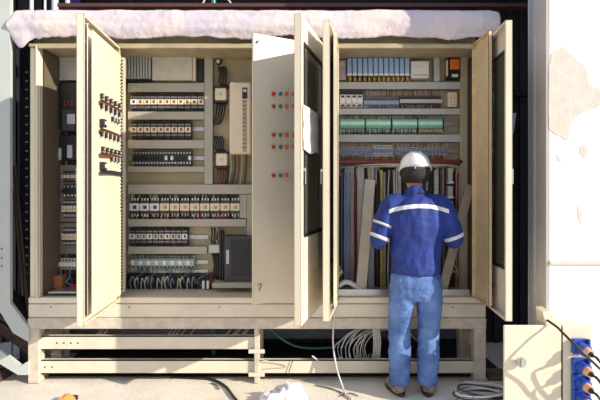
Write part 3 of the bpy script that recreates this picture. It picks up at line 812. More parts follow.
# row 3 green
for k, (a, b) in enumerate(((340, 365), (366, 391), (392.5, 417.5), (418.5, 443))):
    nm = ('leftmost', 'second', 'third', 'rightmost')[k]
    o = thing_box('green_terminal_block', 'terminal block', nm + ' long green terminal block in the right bay', a, b, 119, 128, .29, GREENT, bev=.006)
    sub(o, 'light_bar', mat('pale_mint_plastic', (.62, .85, .75), .4), a + .5, b - .5, 121.5, 125, .284, .291, .002)
    g = MB()
    for i in range(9): qbox(g, a + .6 + i * 2.7, a + 2.2 + i * 2.7, 128, 132, .315, .34, GREYGRN)
    g.build('terminal_tooth', GREYGRN, o)['kind'] = 'stuff'
    sub(o, 'end_stop', BLACK, b, b + .9, 117, 131, .30, .34)
rail(338, 460, 124, 'steel mounting rail end right of the green terminal blocks')
rowwires(340, 443, 115, 120, 60, [WHITEW, BROWN, LGREY, PINKG], 'pale wires above the long green terminal blocks', y=.31)
rowwires(340, 417, 134.5, 128, 46, [MAROON, GREENT, WHITEW, BLACK], 'mixed wires below the long green terminal blocks', y=.31)
rowwires(418, 443, 134.5, 128, 16, [AMBER, YELLOWW], 'amber wires under the rightmost green terminal block', y=.31)
# row 4
dev_row('slate_terminal', 'terminal', 10, 341, 372, 147, 156, term(LGREY, STEELBLUE), 'slate-topped terminal, fourth row, left group, right bay', 'left group of slate-topped terminals')
dev_row('slate_terminal', 'terminal', 8, 373, 394, 145, 156, term(WHITE, STEELBLUE), 'slate-topped terminal, fourth row, middle group, right bay', 'middle group of slate-topped terminals')
dev_row('slate_terminal', 'terminal', 14, 396, 448, 147, 155, term(LGREY, STEELBLUE), 'slate-topped terminal, fourth row, right group, right bay', 'right group of slate-topped terminals')
rail(338, 464, 151, 'steel mounting rail behind the slate-topped terminals')
rowwires(341, 448, 142.5, 148, 50, [PINKG, AMBER, WHITEW, BROWN], 'mixed wires above the slate-topped terminals', y=.31)
rowwires(341, 448, 160, 154, 50, [PINKG, RED, WHITEW, DARK], 'mixed wires below the slate-topped terminals', y=.31)
o = thing_box('busbar', 'busbar', 'long maroon busbar across the right bay', 339, 463, 160, 163.5, .30, MAROON, bev=.002)
for px in (345, 380, 440, 458): sub(o, 'holder', DARK, px, px + 2, 159, 165, .31, .34)
def bowing(g):
    for i in range(16):
        a = random.uniform(340, 380); b = random.uniform(400, 460)
        g.tube([(X(a, .3), .31, Z(random.uniform(172, 185), .3)), (X(a + 2, .29), .285, Z(random.uniform(165.5, 168), .29)), (X((a + b) / 2, .29), .28, Z(random.uniform(164, 166.5), .29)), (X(b, .29), .285, Z(166, .29)), (X(b + 2, .3), .31, Z(random.uniform(172, 180), .3))], .003, random.choice([WHITEW, WHITEW, YELLOWW, LGREY, DARK]), n=5)
bundle('pale wires sweeping along under the maroon busbar', 'wires', bowing)
# vertical section
def vbundle(px0, px1, py0, py1, n, mts, label, y=.30, r=.0045, wob=.5):
    def fn(g):
        for i in range(n):
            px = px0 + (px1 - px0) * (i + .5) / n
            yy = y + random.uniform(0, .03)
            g.tube([(X(px + random.uniform(-wob, wob), yy), yy, Z(py0 + (py1 - py0) * k / 6, yy)) for k in range(7)], r, mts[i % len(mts)], n=5, k=3)
    bundle(label, 'wires', fn, 'wire_loom')
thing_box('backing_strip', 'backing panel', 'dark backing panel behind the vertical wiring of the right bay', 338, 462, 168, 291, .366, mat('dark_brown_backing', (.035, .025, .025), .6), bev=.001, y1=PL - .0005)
vbundle(344, 350, 167, 286, 4, [PBLUE], 'pale blue vertical wires at the left of the right bay', r=.007, wob=.2)
vbundle(350.5, 354, 167, 286, 3, [PINKG], 'pinkish grey vertical wires next to the pale blue ones', r=.006, wob=.2)
vbundle(354.5, 358, 167, 286, 3, [BROWN, MAROON], 'brown vertical wires next to the pinkish grey ones', r=.006, wob=.2)
duct(357.5, 364, 167, 290, 'vertical grey duct right of the brown wires, right bay', m=DUCTB)
duct(368, 374, 167, 290, 'vertical grey duct behind the left leaning strip, right bay', m=DUCTB)
vbundle(375, 379, 180, 288, 4, [BLACK, DARK, BROWN], 'dark vertical wires left of the worker', r=.005)
vbundle(338.5, 343.5, 170, 288, 4, [DARK, BLACK, STEELBLUE], 'dark vertical wires at the left wall of the right bay', r=.005)
def vstrip(px, py0, py1, n, m1, label, wpx=3):
    o = None
    g = MB(); qbox(g, px - wpx / 2, px + wpx / 2, py0, py1, .35, .365, STEEL); o = g.build('terminal_strip', STEEL, None, loc=(X(px, .35), .37, Z(py1, .35)))
    tag(o, label, 'terminal strip')
    g = MB()
    for i in range(n):
        a = py0 + (py1 - py0) * i / n; qbox(g, px - wpx / 2, px + wpx / 2, a + .2, a + (py1 - py0) / n - .5, .315, .35, m1, bev=.001)
    g.build('terminal', m1, o)['kind'] = 'stuff'
vstrip(381.5, 170, 288, 38, YELLOWW, 'vertical strip of yellowish terminals just left of the worker', 2.2)
vbundle(383, 387, 172, 288, 3, [YELLOWW, WHITEW, BLACK], 'yellow and white vertical wires left of the worker', r=.0035)
vbundle(388, 401, 170, 288, 9, [WHITEW, DARK, BLACK, LGREY], 'white and black vertical wires behind the worker', r=.0045, wob=1)
duct(396, 401, 167, 290, 'vertical grey duct behind the left shoulder of the worker', m=DUCTB)
vbundle(403, 432, 170, 288, 14, [DARK, BLACK, BROWN, WHITEW], 'mixed vertical wires hidden mostly by the worker', r=.0045, wob=1)
vstrip(436.5, 170, 288, 24, LGREY, 'vertical strip of grey terminals by the right shoulder of the worker', 4)
vbundle(440, 446, 168, 288, 5, [BROWN, BLACK, WHITEW], 'brown and white vertical wires right of the worker', r=.004)
for k, (a, b) in enumerate(((168, 184), (186, 199), (201, 215), (217, 236))):
    o = thing_box('grey_terminal_column', 'terminal block', ('topmost', 'second', 'third', 'lowest')[k] + ' grey block in the column right of the worker', 448, 453, a, b, .31, LGREY, bev=.004)
    sub(o, 'clip', WHITE, 447.5, 454, b - 2.6, b - .8, .303, .312)
vbundle(455, 461, 168, 288, 6, [MAROON, PINKG, DARK], 'maroon and grey vertical wires at the right end of the bay', r=.0045)
bundle('yellow-green wire tangle low in the right bay, right of the worker', 'wires', lambda g: [g.tube([(X(445 + i, .28), .29, Z(260, .28)), (X(450 + i * 1.5, .26), .26, Z(272 - i, .26)), (X(458, .28), .27, Z(270 + i * 2, .28))], .004, (YELLOWW, GREENW)[i % 2]) for i in range(6)])
# bottom tray
g = MB(); qbox(g, 338, 470, 290.5, 297, .02, .16, STEEL, bev=.004); qbox(g, 338, 470, 289.5, 291, .015, .03, STEEL)
o = g.build('steel_channel', None, None, loc=(X(404), .1, Z(297))); tag(o, 'bright steel channel along the bottom of the right bay', 'channel')
# leaning duct covers
def leaning(pa, pb, wpx, ya, yb, label, m=TAN):
    a = Vector((X(pa[0], ya), ya, Z(pa[1], ya))); b = Vector((X(pb[0], yb), yb, Z(pb[1], yb)))
    w_ = wpx * (ya - CAMY) / F; d = (b - a).normalized(); s_ = Vector((1, 0, 0)); s_ = (s_ - d * s_.dot(d)).normalized(); n_ = d.cross(s_)
    g = MB()
    for (u0, u1, v0, v1) in ((0, w_, 0, .003), (0, .003, 0, .014), (w_ - .003, w_, 0, .014)):
        vs = []
        for P in (a, b):
            for (u, v) in ((u0, v0), (u1, v0), (u1, v1), (u0, v1)): vs.append(P + s_ * u - n_ * v)
        g.add(vs, [(0, 1, 2, 3), (4, 7, 6, 5), (0, 4, 5, 1), (1, 5, 6, 2), (2, 6, 7, 3), (3, 7, 4, 0)])
    o = g.build('duct_cover', m, None, loc=b); tag(o, label, 'duct cover'); return o
STRIPM = mat('beige_strip_plastic', (.62, .56, .45), .45)
leaning((365, 179), (355.5, 290), 10.5, .24, .09, 'loose beige duct cover leaning in the right bay, left of the worker', STRIPM)
leaning((466, 184), (438, 289), 9, .10, .05, 'loose beige duct cover slanting beside the right arm of the worker', mat('grey_brown_strip', (.34, .29, .23), .5))
bundle('yellow-green wire loops at the left inner corner of the right bay', 'wires', lambda g: [g.tube([(X(337, .0), .0 + .005 * i, Z(296, 0)), (X(336 + i, -.0), -.02, Z(278 - i, 0)), (X(340 + i, .0), .0, Z(266 + i * 2, 0)), (X(339, 0), .03, Z(275 + i, 0))], .003, (YELLOWW, GREENW, WHITEW)[i % 3]) for i in range(4)])
g = MB(); g.tube([(X(339, .06), .06, Z(286, .06)), (X(345, .06), .06, Z(282, .06)), (X(352, .07), .07, Z(284, .07)), (X(360, .08), .08, Z(291, .08))], .022, WHITEW)
o = g.build('white_hose', None, None, loc=(X(348, .06), .06, Z(291, .06))); tag(o, 'short bluish white hose on the floor of the right bay', 'hose')

# ------------------------------------------------------------------ left neighbour, background
CAS = mat('pale_grey_casing', (.50, .54, .52), .5, var=.05, scale=3)
Yn = -.05
def np_(px, py): return (X(px, Yn), Z(py, Yn))
cs = empty('machine_casing', (X(-5, Yn), .1, Z(384, Yn)), 'tall pale grey machine casing left of the control cabinet', 'machine')
g = MB(); g.prism([np_(*p) for p in [(-60, -40), (10, -40), (10, 303), (28.5, 328), (28.5, 342), (13, 333), (0, 312), (-60, 250)]], Yn, Yn + .035); g.build('side_panel', CAS, cs)
g = MB(); g.prism([np_(*p) for p in [(-60, 310), (0, 350), (20, 366), (28.5, 361), (28.5, 375), (18, 375), (0, 364), (-60, 335)]], Yn, Yn + .035); g.build('foot_channel', CAS, cs)
WOODD = mat('dark_brown_ribbed_lining', (.09, .05, .045), .6, var=.3, scale=20)
g = MB(); g.prism([np_(*p) for p in [(-60, 250), (0, 312), (13, 333), (28.5, 342), (28.5, 361), (20, 366), (0, 350), (-60, 310)]], .12, .3)
for k in range(4): g.prism([np_(*p) for p in [(-60, 262 + k * 11), (28, 344 + k * 3.2), (28, 345.5 + k * 3.2), (-60, 265 + k * 11)]], .09, .13)
g.build('lining', WOODD, cs)
g = MB(); g.box(X(-60, Yn), X(9, Yn) - .3, Yn + .036, .3, Z(372, Yn), Z(-40, Yn)); g.build('dark_core', mat('navy_black_metal', (.02, .022, .035), .5), cs)
g = MB(); g.box(X(-60, Yn), X(9, Yn) - .1, Yn + .01, .28, 0, Z(374, Yn)); g.build('base', WOODD, cs)
for py in (249, 258, 266):
    g = MB(); g.cyl((X(1.8, Yn), Yn - .004, Z(py, Yn)), (X(1.8, Yn), Yn + .01, Z(py, Yn)), .006); g.build('screw', BLACK, cs)
NAVY = mat('navy_black_metal', (.02, .022, .035), .5)
g = MB(); g.box(X(11, .2), X(27, .2), .32, .42, 0, Z(14, .4), NAVY)
o = g.build('cable_ladder', None, None, loc=(X(20, .3), .35, 0)); tag(o, 'dark perforated cable ladder between casing and control cabinet', 'cable ladder')
g = MB(); z = .8
while z < 2.6: g.box(X(24.2, .3), X(26.6, .3), .316, .321, z, z + .012, LGREY); z += .075
g.build('perforation', LGREY, o)['kind'] = 'stuff'
for k, (a, b, lab) in enumerate((((11, 165), (30, 318), 'right-hand dark pipe leaning in the gap left of the cabinet'), ((10, 190), (24, 296), 'left-hand dark pipe leaning in the gap left of the cabinet'))):
    g = MB(); y = .24 - .07 * k; g.cyl((X(a[0], y), y + .05, Z(a[1], y)), (X(b[0] - 1, y), y, Z(b[1], y)), .017 - .005 * k, mat('dark_brown_pipe', (.10, .07, .06), .35))
    o = g.build('leaning_pipe', None, None, loc=(X(b[0] - 1, y), y, Z(b[1], y))); tag(o, lab, 'pipe')
WP = mat('bluish_white_pipe', (.62, .68, .74), .4)
for k, (px, wpx) in enumerate(((11.5, 3), (31.5, 4), (45, 2.4), (55, 6.5), (67.5, 4.5))):
    g = MB(); xx = X(px, .6); r = wpx / 2 * 4.4 / F; g.cyl((xx, .6, 0), (xx, .6, 3.6), r, WP)
    o = g.build('vertical_pipe', None, None, loc=(xx, .6, 0)); tag(o, ('leftmost', 'second', 'third, thinnest', 'fourth, thickest', 'rightmost')[k] + ' bluish white vertical pipe rising above the cabinet film', 'pipe', 'pipes above the film')
g = MB(); g.box(X(71, .7), X(81, .7), .68, .72, 0, 3.6, mat('navy_panel', (.03, .05, .22), .4)); o = g.build('navy_panel', None, None, loc=(X(76, .7), .7, 2.6))
g.v = []; tag(o, 'narrow navy panel above the left end of the cabinet', 'panel')
for px, lab in ((93.5 * 1 + 120, 'upright green pipe'), ):
    g = MB(); xx = X(px, .62); g.cyl((xx, .62, 0), (xx, .62, 3.6), .022, mat('sea_green_pipe', (.03, .30, .22), .4)); o = g.build('green_pipe', None, None, loc=(xx, .62, 0)); tag(o, 'sea-green upright pipe just above the film', 'pipe')
g = MB(); g.tube([(X(196, .6), .6, Z(8, .6)), (X(203, .6), .6, Z(3, .6)), (X(206, .6), .6, Z(-6, .6))], .008, WHITEW); g.tube([(X(224, .6), .6, Z(-3, .6)), (X(230, .6), .6, Z(2, .6)), (X(233, .6), .6, Z(10, .6))], .008, WHITEW)
o = g.build('hanging_cable', None, None, loc=(X(210, .6), .6, 2.9)); tag(o, 'pale cables hanging beside the sea-green pipe', 'cables')
# blue sheet behind right door
g = MB(); g.prism([(X(513, .1), Z(113, .1)), (X(516.5, .1), Z(113, .1)), (X(513.5, .1), Z(133, .1)), (X(505, .1), Z(150, .1)), (X(505, .1), Z(113, .1))], .1, .106, mat('pale_blue_sheet', (.45, .58, .70), .6))
o = g.build('blue_sheet', None, None, loc=(X(510, .1), .1, Z(150, .1))); tag(o, 'pale blue sheet corner showing behind the right cabinet door', 'sheet')
# horizontal band on the dark cladding
g = MB(); g.box(X(500, .95), X(560, .95), .93, .972, Z(96, .95), Z(92.5, .95), BLACK); g.build('cladding_joint', BLACK, wb)

# ------------------------------------------------------------------ under the cabinet
SLATE = mat('slate_painted_steel', (.16, .18, .26), .5, var=.15, scale=8)
g = MB(); g.box(X(262, .7), X(470, .7), .66, .74, .14, .36, SLATE); g.box(X(40, .7), X(262, .7), .66, .74, .14, .22, SLATE)
for k in range(14): g.box(X(60 + k * 15, .66), X(70 + k * 15, .66), .65, .66, .16, .18, DARK)
o = g.build('rear_beam', None, None, loc=(0, .7, .14)); tag(o, 'slate-coloured beam on the ground behind the support frame', 'beam')
def whites(cs_, n):
    def fn(g):
        for i in range(n):
            px = cs_[i % len(cs_)] + random.uniform(-2, 2)
            g.tube([(X(px - 6, .25), .25, Z(340, .25)), (X(px, .2), .2, Z(334, .2)), (X(px + 4, .25), .25, Z(328, .25)), (X(px + 6, .2), .2, .46)], .005, WHITEW)
    return fn
bundle('white cables drooping under the cabinet just right of the left leg', 'cables', whites((98, 102, 106), 5))
bundle('white cables drooping under the centre of the middle bay', 'cables', whites((168, 172, 177, 182, 190), 6))
bundle('white cables drooping under the cabinet just left of the centre leg', 'cables', whites((228, 232, 236, 242, 246), 8))
def loopsR(g):
    for i in range(13):
        px = 338 + random.uniform(0, 34); r_ = random.uniform(8, 20)
        g.tube([(X(px + r_ * 1.2, .2), .2, Z(329, .2)), (X(px + r_ * .4, .15), .14 + i * .006, Z(336 + random.uniform(-2, 4), .15)), (X(px - r_ * .2, .15), .15 + i * .006, Z(350, .15)), (X(px + r_ * .2, .18), .2, Z(368, .18)), (X(px + r_, .2), .25, Z(372, .2)), (X(px + r_ * 1.3, .25), .28, Z(355, .25))], .0055, WHITEW if i % 3 else LGREY)
bundle('big loops of white cable hanging left of the worker under the cabinet', 'cables', loopsR)
bundle('white cables hanging straight down beside the white loops', 'cables', lambda g: [g.tube([(X(373 + i * 1.5, .1), .1, Z(328, .1)), (X(374 + i * 1.6, .1), .1, Z(345, .1)), (X(372 + i * 1.4, .12), .12, Z(368, .12))], .006, WHITEW) for i in range(5)])
bundle('dark green cable sagging under the middle of the cabinet', 'cable', lambda g: g.tube([(X(268, .2), .2, Z(327, .2)), (X(285, .18), .18, Z(341, .18)), (X(305, .2), .2, Z(348, .2)), (X(345, .25), .25, Z(347, .25))], .010, GREENW), 'green_cable')
bundle('grey wire drooping over the middle cross rail beside the centre leg', 'wire', lambda g: g.tube([(X(261), -.035, Z(358)), (X(275), -.012, Z(362)), (X(288), -.012, Z(366)), (X(264), -.012, Z(368))], .003, LGREY), 'loose_wire')
bundle('short dark wire hanging over the cross rail right of the centre leg', 'wire', lambda g: g.tube([(X(293), -.012, Z(360)), (X(290), -.014, Z(368)), (X(288.5), -.012, Z(374))], .003, DARK), 'loose_wire')
bundle('stub of white cable on top of the right cross rail', 'cable', lambda g: g.tube([(X(312), -.02, Z(355)), (X(318), -.01, Z(360))], .006, WHITEW), 'cable_offcut')
bundle('thin yellow cable hanging between the legs of the worker', 'cable', lambda g: g.tube([(X(408, .1), .1, Z(328, .1)), (X(414, .1), .1, Z(338, .1)), (X(421, .1), .1, Z(343, .1)), (X(425, .1), .12, Z(343, .1))], .004, YELLOWW), 'yellow_cable')
o = bundle('long white cable hanging down the front from the right bay to the ground', 'cable', lambda g: g.tube([(X(338, -.03), -.03, Z(292, -.03)), (X(335, -.05), -.05, Z(312, -.05)), (X(333, -.06), -.06, Z(340, -.06)), (X(336, -.1), -.1, Z(365, -.1)), (X(342, -.15), -.15, Z(385, -.15)), (X(346, -.26), -.26, .008), (X(352, -.33), -.33, .008)], .0065, WHITEW), 'white_cable')

# ground items
def gp(px, py, h=.0): 
    d = (CAMZ - h) * F / (py - HOR); return Vector(((px - 300) * d / F, CAMY + d, h))
bundle('black cable snaking over the ground in front of the left cross rails', 'cable', lambda g: g.tube([gp(170, 377, .008), gp(195, 378, .008), gp(212, 379.5, .008), gp(225, 386, .008), gp(233, 396, .008), gp(240, 404, .008)], .010, BLACK), 'black_cable')
bundle('short black cable end near the long black cable', 'cable', lambda g: g.tube([gp(211, 383, .005), gp(216, 385, .005), gp(219, 389, .005)], .005, BLACK), 'cable_offcut')
bundle('brown wires lying on the ground by the end of the white cable', 'wires', lambda g: (g.tube([gp(315, 385, .004), gp(335, 390, .004), gp(348, 396, .004), gp(352, 402, .004)], .004, DARK), g.tube([gp(340, 396, .004), gp(350, 393, .004), gp(358, 396, .004)], .004, DARK)), 'ground_wire')
# crumpled film heap
g = MB(); c = gp(286, 402); nu, nv = 56, 20; vs = []
for j in range(nv + 1):
    for i in range(nu):
        t = 2 * math.pi * i / nu; f = j / nv
        rr = .20 * (1 - f) ** .8; x = math.cos(t) * rr; y = math.sin(t) * rr * .6
        z = .115 * math.sin(f * math.pi / 2) * (1 + .3 * math.cos(t))
        P = Vector((x * 9, y * 9, z * 9)); q = noise.noise(P) * .04 + noise.noise(P * 2.7) * .022
        vs.append((c.x + x * (1 + q * 4), c.y + y * (1 + q * 4), max(.001, z + q * (1.2 if f > .05 else .2))))
g.add(vs, [(j * nu + i, j * nu + (i + 1) % nu, (j + 1) * nu + (i + 1) % nu, (j + 1) * nu + i) for j in range(nv) for i in range(nu)], mat('white_crumpled_film', (.88, .82, .84), .35, var=.08, bump=.5, bscale=30), False)
o = g.build('plastic_heap', None, None, loc=c); tag(o, 'crumpled heap of white plastic film on the ground', 'plastic film')
# coil of cable at right
def coil(g):
    c = gp(481, 404)
    for k in range(9):
        r_ = .10 + .012 * (k % 5); ph = random.uniform(0, 6); ti = random.uniform(-.25, .25)
        g.tube([(c.x + math.cos(a * .52 + ph) * r_ * 1.3, c.y + math.sin(a * .52 + ph) * r_ * .8, .03 + .006 * k + ti * .1 * math.cos(a * .52 + ph) + .02) for a in range(13)], .007, (LGREY, DARK, WHITEW)[k % 3], k=3)
bundle('loose coil of grey cables on the ground beside the worker', 'cable coil', coil, 'cable_coil')
bundle('small coil of cables at the foot of the socket box', 'cable coil', lambda g: [g.tube([gp(532 + 3 * k, 404, .01 + .01 * k) + Vector((math.cos(a * .8) * .05, math.sin(a * .8) * .03, .02 + .03 * abs(math.sin(a * .8)))) for a in range(8)], .006, (DARK, BLACK, LGREY)[k % 3], k=3) for k in range(4)], 'cable_coil')
bundle('bright steel pipe lying on the ground by the right leg', 'pipe', lambda g: g.cyl(gp(463, 382.5, .016), gp(505, 382.5, .016), .014, CHROME), 'steel_pipe')
bundle('brown timber scraps on the ground behind the steel pipe', 'timber scraps', lambda g: (g.box(X(486, .1), X(504, .1), .08, .16, .001, .05, mat('brown_timber', (.20, .12, .07), .7)), g.box(X(488, .05), X(503, .05), .0, .05, .001, .03, mat('brown_timber', (.20, .12, .07), .7))), 'timber_scrap')
# orange fragment at bottom left
o = None
c = gp(68, 402)
g = MB(); g.prism([(c.x - .06, .001), (c.x + .045, .001), (c.x + .03, .028), (c.x - .005, .05), (c.x - .04, .045)], c.y - .05, c.y + .03, mat('orange_scrap', (.85, .38, .12), .5)); g.box(c.x - .02, c.x + .05, c.y + .03, c.y + .05, .001, .03, BLACK)
o = g.build('orange_scrap', None, None, loc=c); tag(o, 'small orange and black scrap on the ground at the left', 'scrap')

# ------------------------------------------------------------------ socket box on the right
YB = -.66
def bx(px, Y=YB): return X(px, Y)
def bz(py, Y=YB): return Z(py, Y)
box = empty('socket_box', ((bx(504) + bx(594)) / 2, YB + .08, 0), 'cream floor-standing socket box, door open, with four blue sockets by the white wall', 'socket box')
g = MB(); g.box(bx(562.5), bx(594), YB + .01, YB + .155, .02, bz(326.5), bev=.008)
g.build('body', BOXP, box)
g = MB(); g.box(bx(504), bx(561.6), YB, YB + .018, .055, bz(325.5), bev=.005); d = g.build('door', BOXP, box)
g = MB(); kx, kz = bx(519.5), bz(361); g.cyl((kx, YB, kz), (kx, YB - .025, kz), .018, STEEL, n=16); g.cyl((kx, YB - .025, kz), (kx, YB - .032, kz), .033, STEEL, n=20); g.box(kx - .006, kx + .006, YB - .045, YB - .03, kz - .028, kz + .028, CHROME, bev=.003)
g.build('lock_knob', CHROME, d)
g = MB()
for a in (566, 590):
    g.box(bx(a) - .015, bx(a) + .015, YB + .03, YB + .13, 0, .03)
g.build('foot', BOXP, box)
g = MB(); g.box(bx(562), bx(563.2), YB + .006, YB + .012, .05, bz(327)); g.build('seam', BLACK, box)
# hood flap
g = MB(); zt = bz(326)
g.add([(bx(548), YB + .02, zt), (bx(566), YB + .02, zt), (bx(566), YB + .15, zt), (bx(548), YB + .15, zt), (bx(545), YB + .03, zt + .085), (bx(547), YB + .15, zt + .09), (bx(552), YB + .03, zt + .09), (bx(553), YB + .15, zt + .095)],
      [(0, 1, 6, 4), (1, 2, 7, 6), (2, 3, 5, 7), (3, 0, 4, 5), (4, 6, 7, 5), (0, 3, 2, 1)]); g.build('hood', BOXP, box)
for k, py in enumerate((346, 365, 381, 396)):
    lab = ('topmost', 'second', 'third', 'lowest')[k]
    xa, xb = bx(571.5), bx(586.5); zc = bz(py, YB)
    g = MB(); g.box(xa, xb, YB - .02, YB + .01, zc - .048, zc + .05, BLUEP, bev=.006)
    xc = (xa + xb) / 2 ; dr = Vector((.16, -1, -.22)).normalized(); p0 = Vector((xc, YB - .015, zc)); 
    g.cyl(p0, p0 + dr * .045, .036, BLUEP, n=18); g.cyl(p0 + dr * .045, p0 + dr * .055, .041, BLUEP, n=18)
    s_ = g.build('socket', BLUEP, box)
    g = MB(); g.box(xb - .012, xb + .002, YB - .045, YB - .02, zc + .0, zc + .055, BLUEP, bev=.003); g.build('socket_lid', BLUEP, s_)
    g = MB(); g.cyl(p0 + dr * .056, p0 + dr * .09, .030, COPPERP, n=16, r2=.026); g.cyl(p0 + dr * .09, p0 + dr * .11, .018, BLACK, n=12, r2=.012)
    e = p0 + dr * .11
    o = g.build('power_plug', None, None, loc=e); tag(o, lab + ' salmon-coloured plug pushed into a blue socket', 'plug', 'plugs in the blue sockets')
    g = MB(); g.tube([e, e + dr * .05, e + Vector((.12, -.05, -.17)), Vector((e.x + .30, e.y + .02, max(.05, e.z - .38))), Vector((e.x + .55, e.y + .05, .015))], .0085, BLACK); g.build('flex', BLACK, o)
bundle('black cable running from the hood of the socket box down across the sockets', 'cable', lambda g: (g.tube([(bx(549), YB + .02, bz(321)), (bx(553), YB - .05, bz(325)), (bx(563, YB - .1), YB - .1, bz(333, YB - .1)), (bx(580, YB - .2), YB - .2, bz(350, YB - .2)), (bx(597, YB - .2), YB - .2, bz(366, YB - .2)), (bx(620, YB - .2), YB - .2, bz(388, YB - .2)), (bx(650, YB - .1), YB - .1, .01)], .008, BLACK)), 'hood_cable')

# ------------------------------------------------------------------ worker
PX, PY = .843, -.262
BASE = Vector((PX, PY, 0))
SKIN = mat('skin', (.60, .33, .20), .5, var=.04, scale=30)
def W(x, y, z): return Vector((PX + x * .985, PY + y + .085 - .115 * min(1, max(0, z / .8)), z))
def fuse(g, name, m, parent, voxel, smooth=4, wr=0.0, wfreq=14, wstretch=1.0):
    o = g.build(name, m, parent)
    for md_ in (('r', 'REMESH'), ('s', 'SMOOTH')):
        k = o.modifiers.new(*md_)
        if md_[1] == 'REMESH': k.mode = 'VOXEL'; k.voxel_size = voxel; k.use_smooth_shade = True
        else: k.factor = .5; k.iterations = smooth
    dg = bpy.context.evaluated_depsgraph_get(); dg.update()
    me = bpy.data.meshes.new_from_object(o.evaluated_get(dg)); o.modifiers.clear()
    old = o.data; o.data = me; bpy.data.meshes.remove(old); me.name = name
    if not me.materials: me.materials.append(m)
    if wr:
        ns = [v.normal.copy() for v in me.vertices]
        for v, n in zip(me.vertices, ns):
            p = v.co; q = Vector((p.x * wfreq, p.y * wfreq, p.z * wfreq * wstretch))
            a = noise.noise(q) ; b = noise.noise(q * 2.3 + Vector((5, 1, 2)))
            v.co += n * wr * ((1 - 2 * abs(a)) * .8 + .5 * b)
    for p in me.polygons: p.use_smooth = True
    me.update()
    return o
def hand(g, wrist, dirn, side, curl=.6, palm_n=Vector((0, 0, -1))):
    d = Vector(dirn).normalized(); n = palm_n; s_ = d.cross(n).normalized() * side; n = s_.cross(d).normalized() * side
    w0 = Vector(wrist)
    g.limb([w0, w0 + d * .045, w0 + d * .085], [(.024, .018), (.038, .016), (.040, .014)], n=14)
    for i, (o_, L) in enumerate(((-.030, .072), (-.010, .082), (.011, .076), (.031, .060))):
        a = w0 + d * .080 + s_ * o_
        p1 = a + d * L * .4 + n * L * .08 * curl; p2 = p1 + (d * .75 + n * .7 * curl) * L * .34; p3 = p2 + (d * .2 + n * 1.0 * curl) * L * .30
        g.limb([a, p1, p2, p3], [.0098, .0092, .0085, .0072], k=3, n=10)
    a = w0 + d * .025 - s_ * .028
    g.limb([a, a + d * .03 - s_ * .025 + n * .008, a + d * .058 - s_ * .030 + n * .022], [.013, .011, .009], k=3, n=10)
# skeleton points
SHL, SHR = W(-.180, -.03, 1.405), W(.180, -.03, 1.405)
EL, ER = W(-.275, -.035, 1.165), W(.275, -.035, 1.165)
WL, WR_ = W(-.215, .19, 1.16), W(.215, .155, 1.19)
g = MB()
g.limb([W(0, -.0, .90), W(0, -.01, 1.05), W(0, -.03, 1.25), W(0, -.04, 1.40), W(0, -.02, 1.47)], [(.15, .10), (.13, .09), (.15, .10), (.15, .095), (.07, .06)])
g.limb([W(0, -.03, 1.44), W(0, -.005, 1.53), W(0, .02, 1.58)], [.058, .055, .056])
g.limb([W(0, .035, 1.57), W(0, .03, 1.62), W(0, .02, 1.68), W(0, .01, 1.72)], [(.058, .075), (.072, .09), (.076, .092), (.062, .078)])
g.limb([W(0, .125, 1.645), W(0, .135, 1.618), W(0, .142, 1.605)], [.009, .012, .014], n=10)      # nose
g.limb([W(-.022, .118, 1.575), W(0, .126, 1.574), W(.022, .118, 1.575)], [.006, .008, .006], n=8)   # lips
g.ball(W(0, .105, 1.535), .028, .024, .022)                                                     # chin
for s_ in (-1, 1):
    g.ball(W(s_ * .077, .02, 1.615), .009, .020, .032)                                            # ear
    g.ball(W(s_ * .030, .105, 1.612), .02, .016, .02)                                             # cheek
for a, b, c, s_ in ((SHL, EL, WL, -1), (SHR, ER, WR_, 1)):
    g.limb([a - Vector((s_ * .08, 0, 0)), a, (a + b) / 2, b, (b + c) / 2, c], [.05, .05, .045, .040, .037, .026])
for s_ in (-1, 1):
    xx = -.105 if s_ < 0 else .110
    g.limb([W(s_ * .08, 0, .92), W(xx * .95, .0, .72), W(xx, .01, .48), W(xx, -.015, .28), W(xx * 1.02, -.03, .10), W(xx * 1.1, .04, .05), W(xx * 1.15, .09, .045)], [.085, .078, .055, .052, .038, .04, .035])
hand(g, WL, (.35, .95, .05), -1, .9, Vector((1, -.3, 0)))
hand(g, WR_, (-.15, .8, .35), 1, .9, Vector((-1, -.2, 0)))
body = MB(); 
pr = fuse(g, 'person', SKIN, None, .0065, 2)
pr.location = (0, 0, 0)
# move origin to the feet
for v in pr.data.vertices: v.co -= BASE
pr.location = BASE; pr['_o'] = tuple(BASE)
tag(pr, 'worker in white helmet, blue jacket and jeans seen from behind, reaching into the right bay', 'person')
for s_ in (-1, 1):
    g = MB(); c = W(s_ * .029, .116, 1.648); g.ball(c, .013, .011, .011, WHITE); g.ball(c + Vector((0, .008, 0)), .006, .005, .006, BROWN); g.build('eye', WHITE, pr)

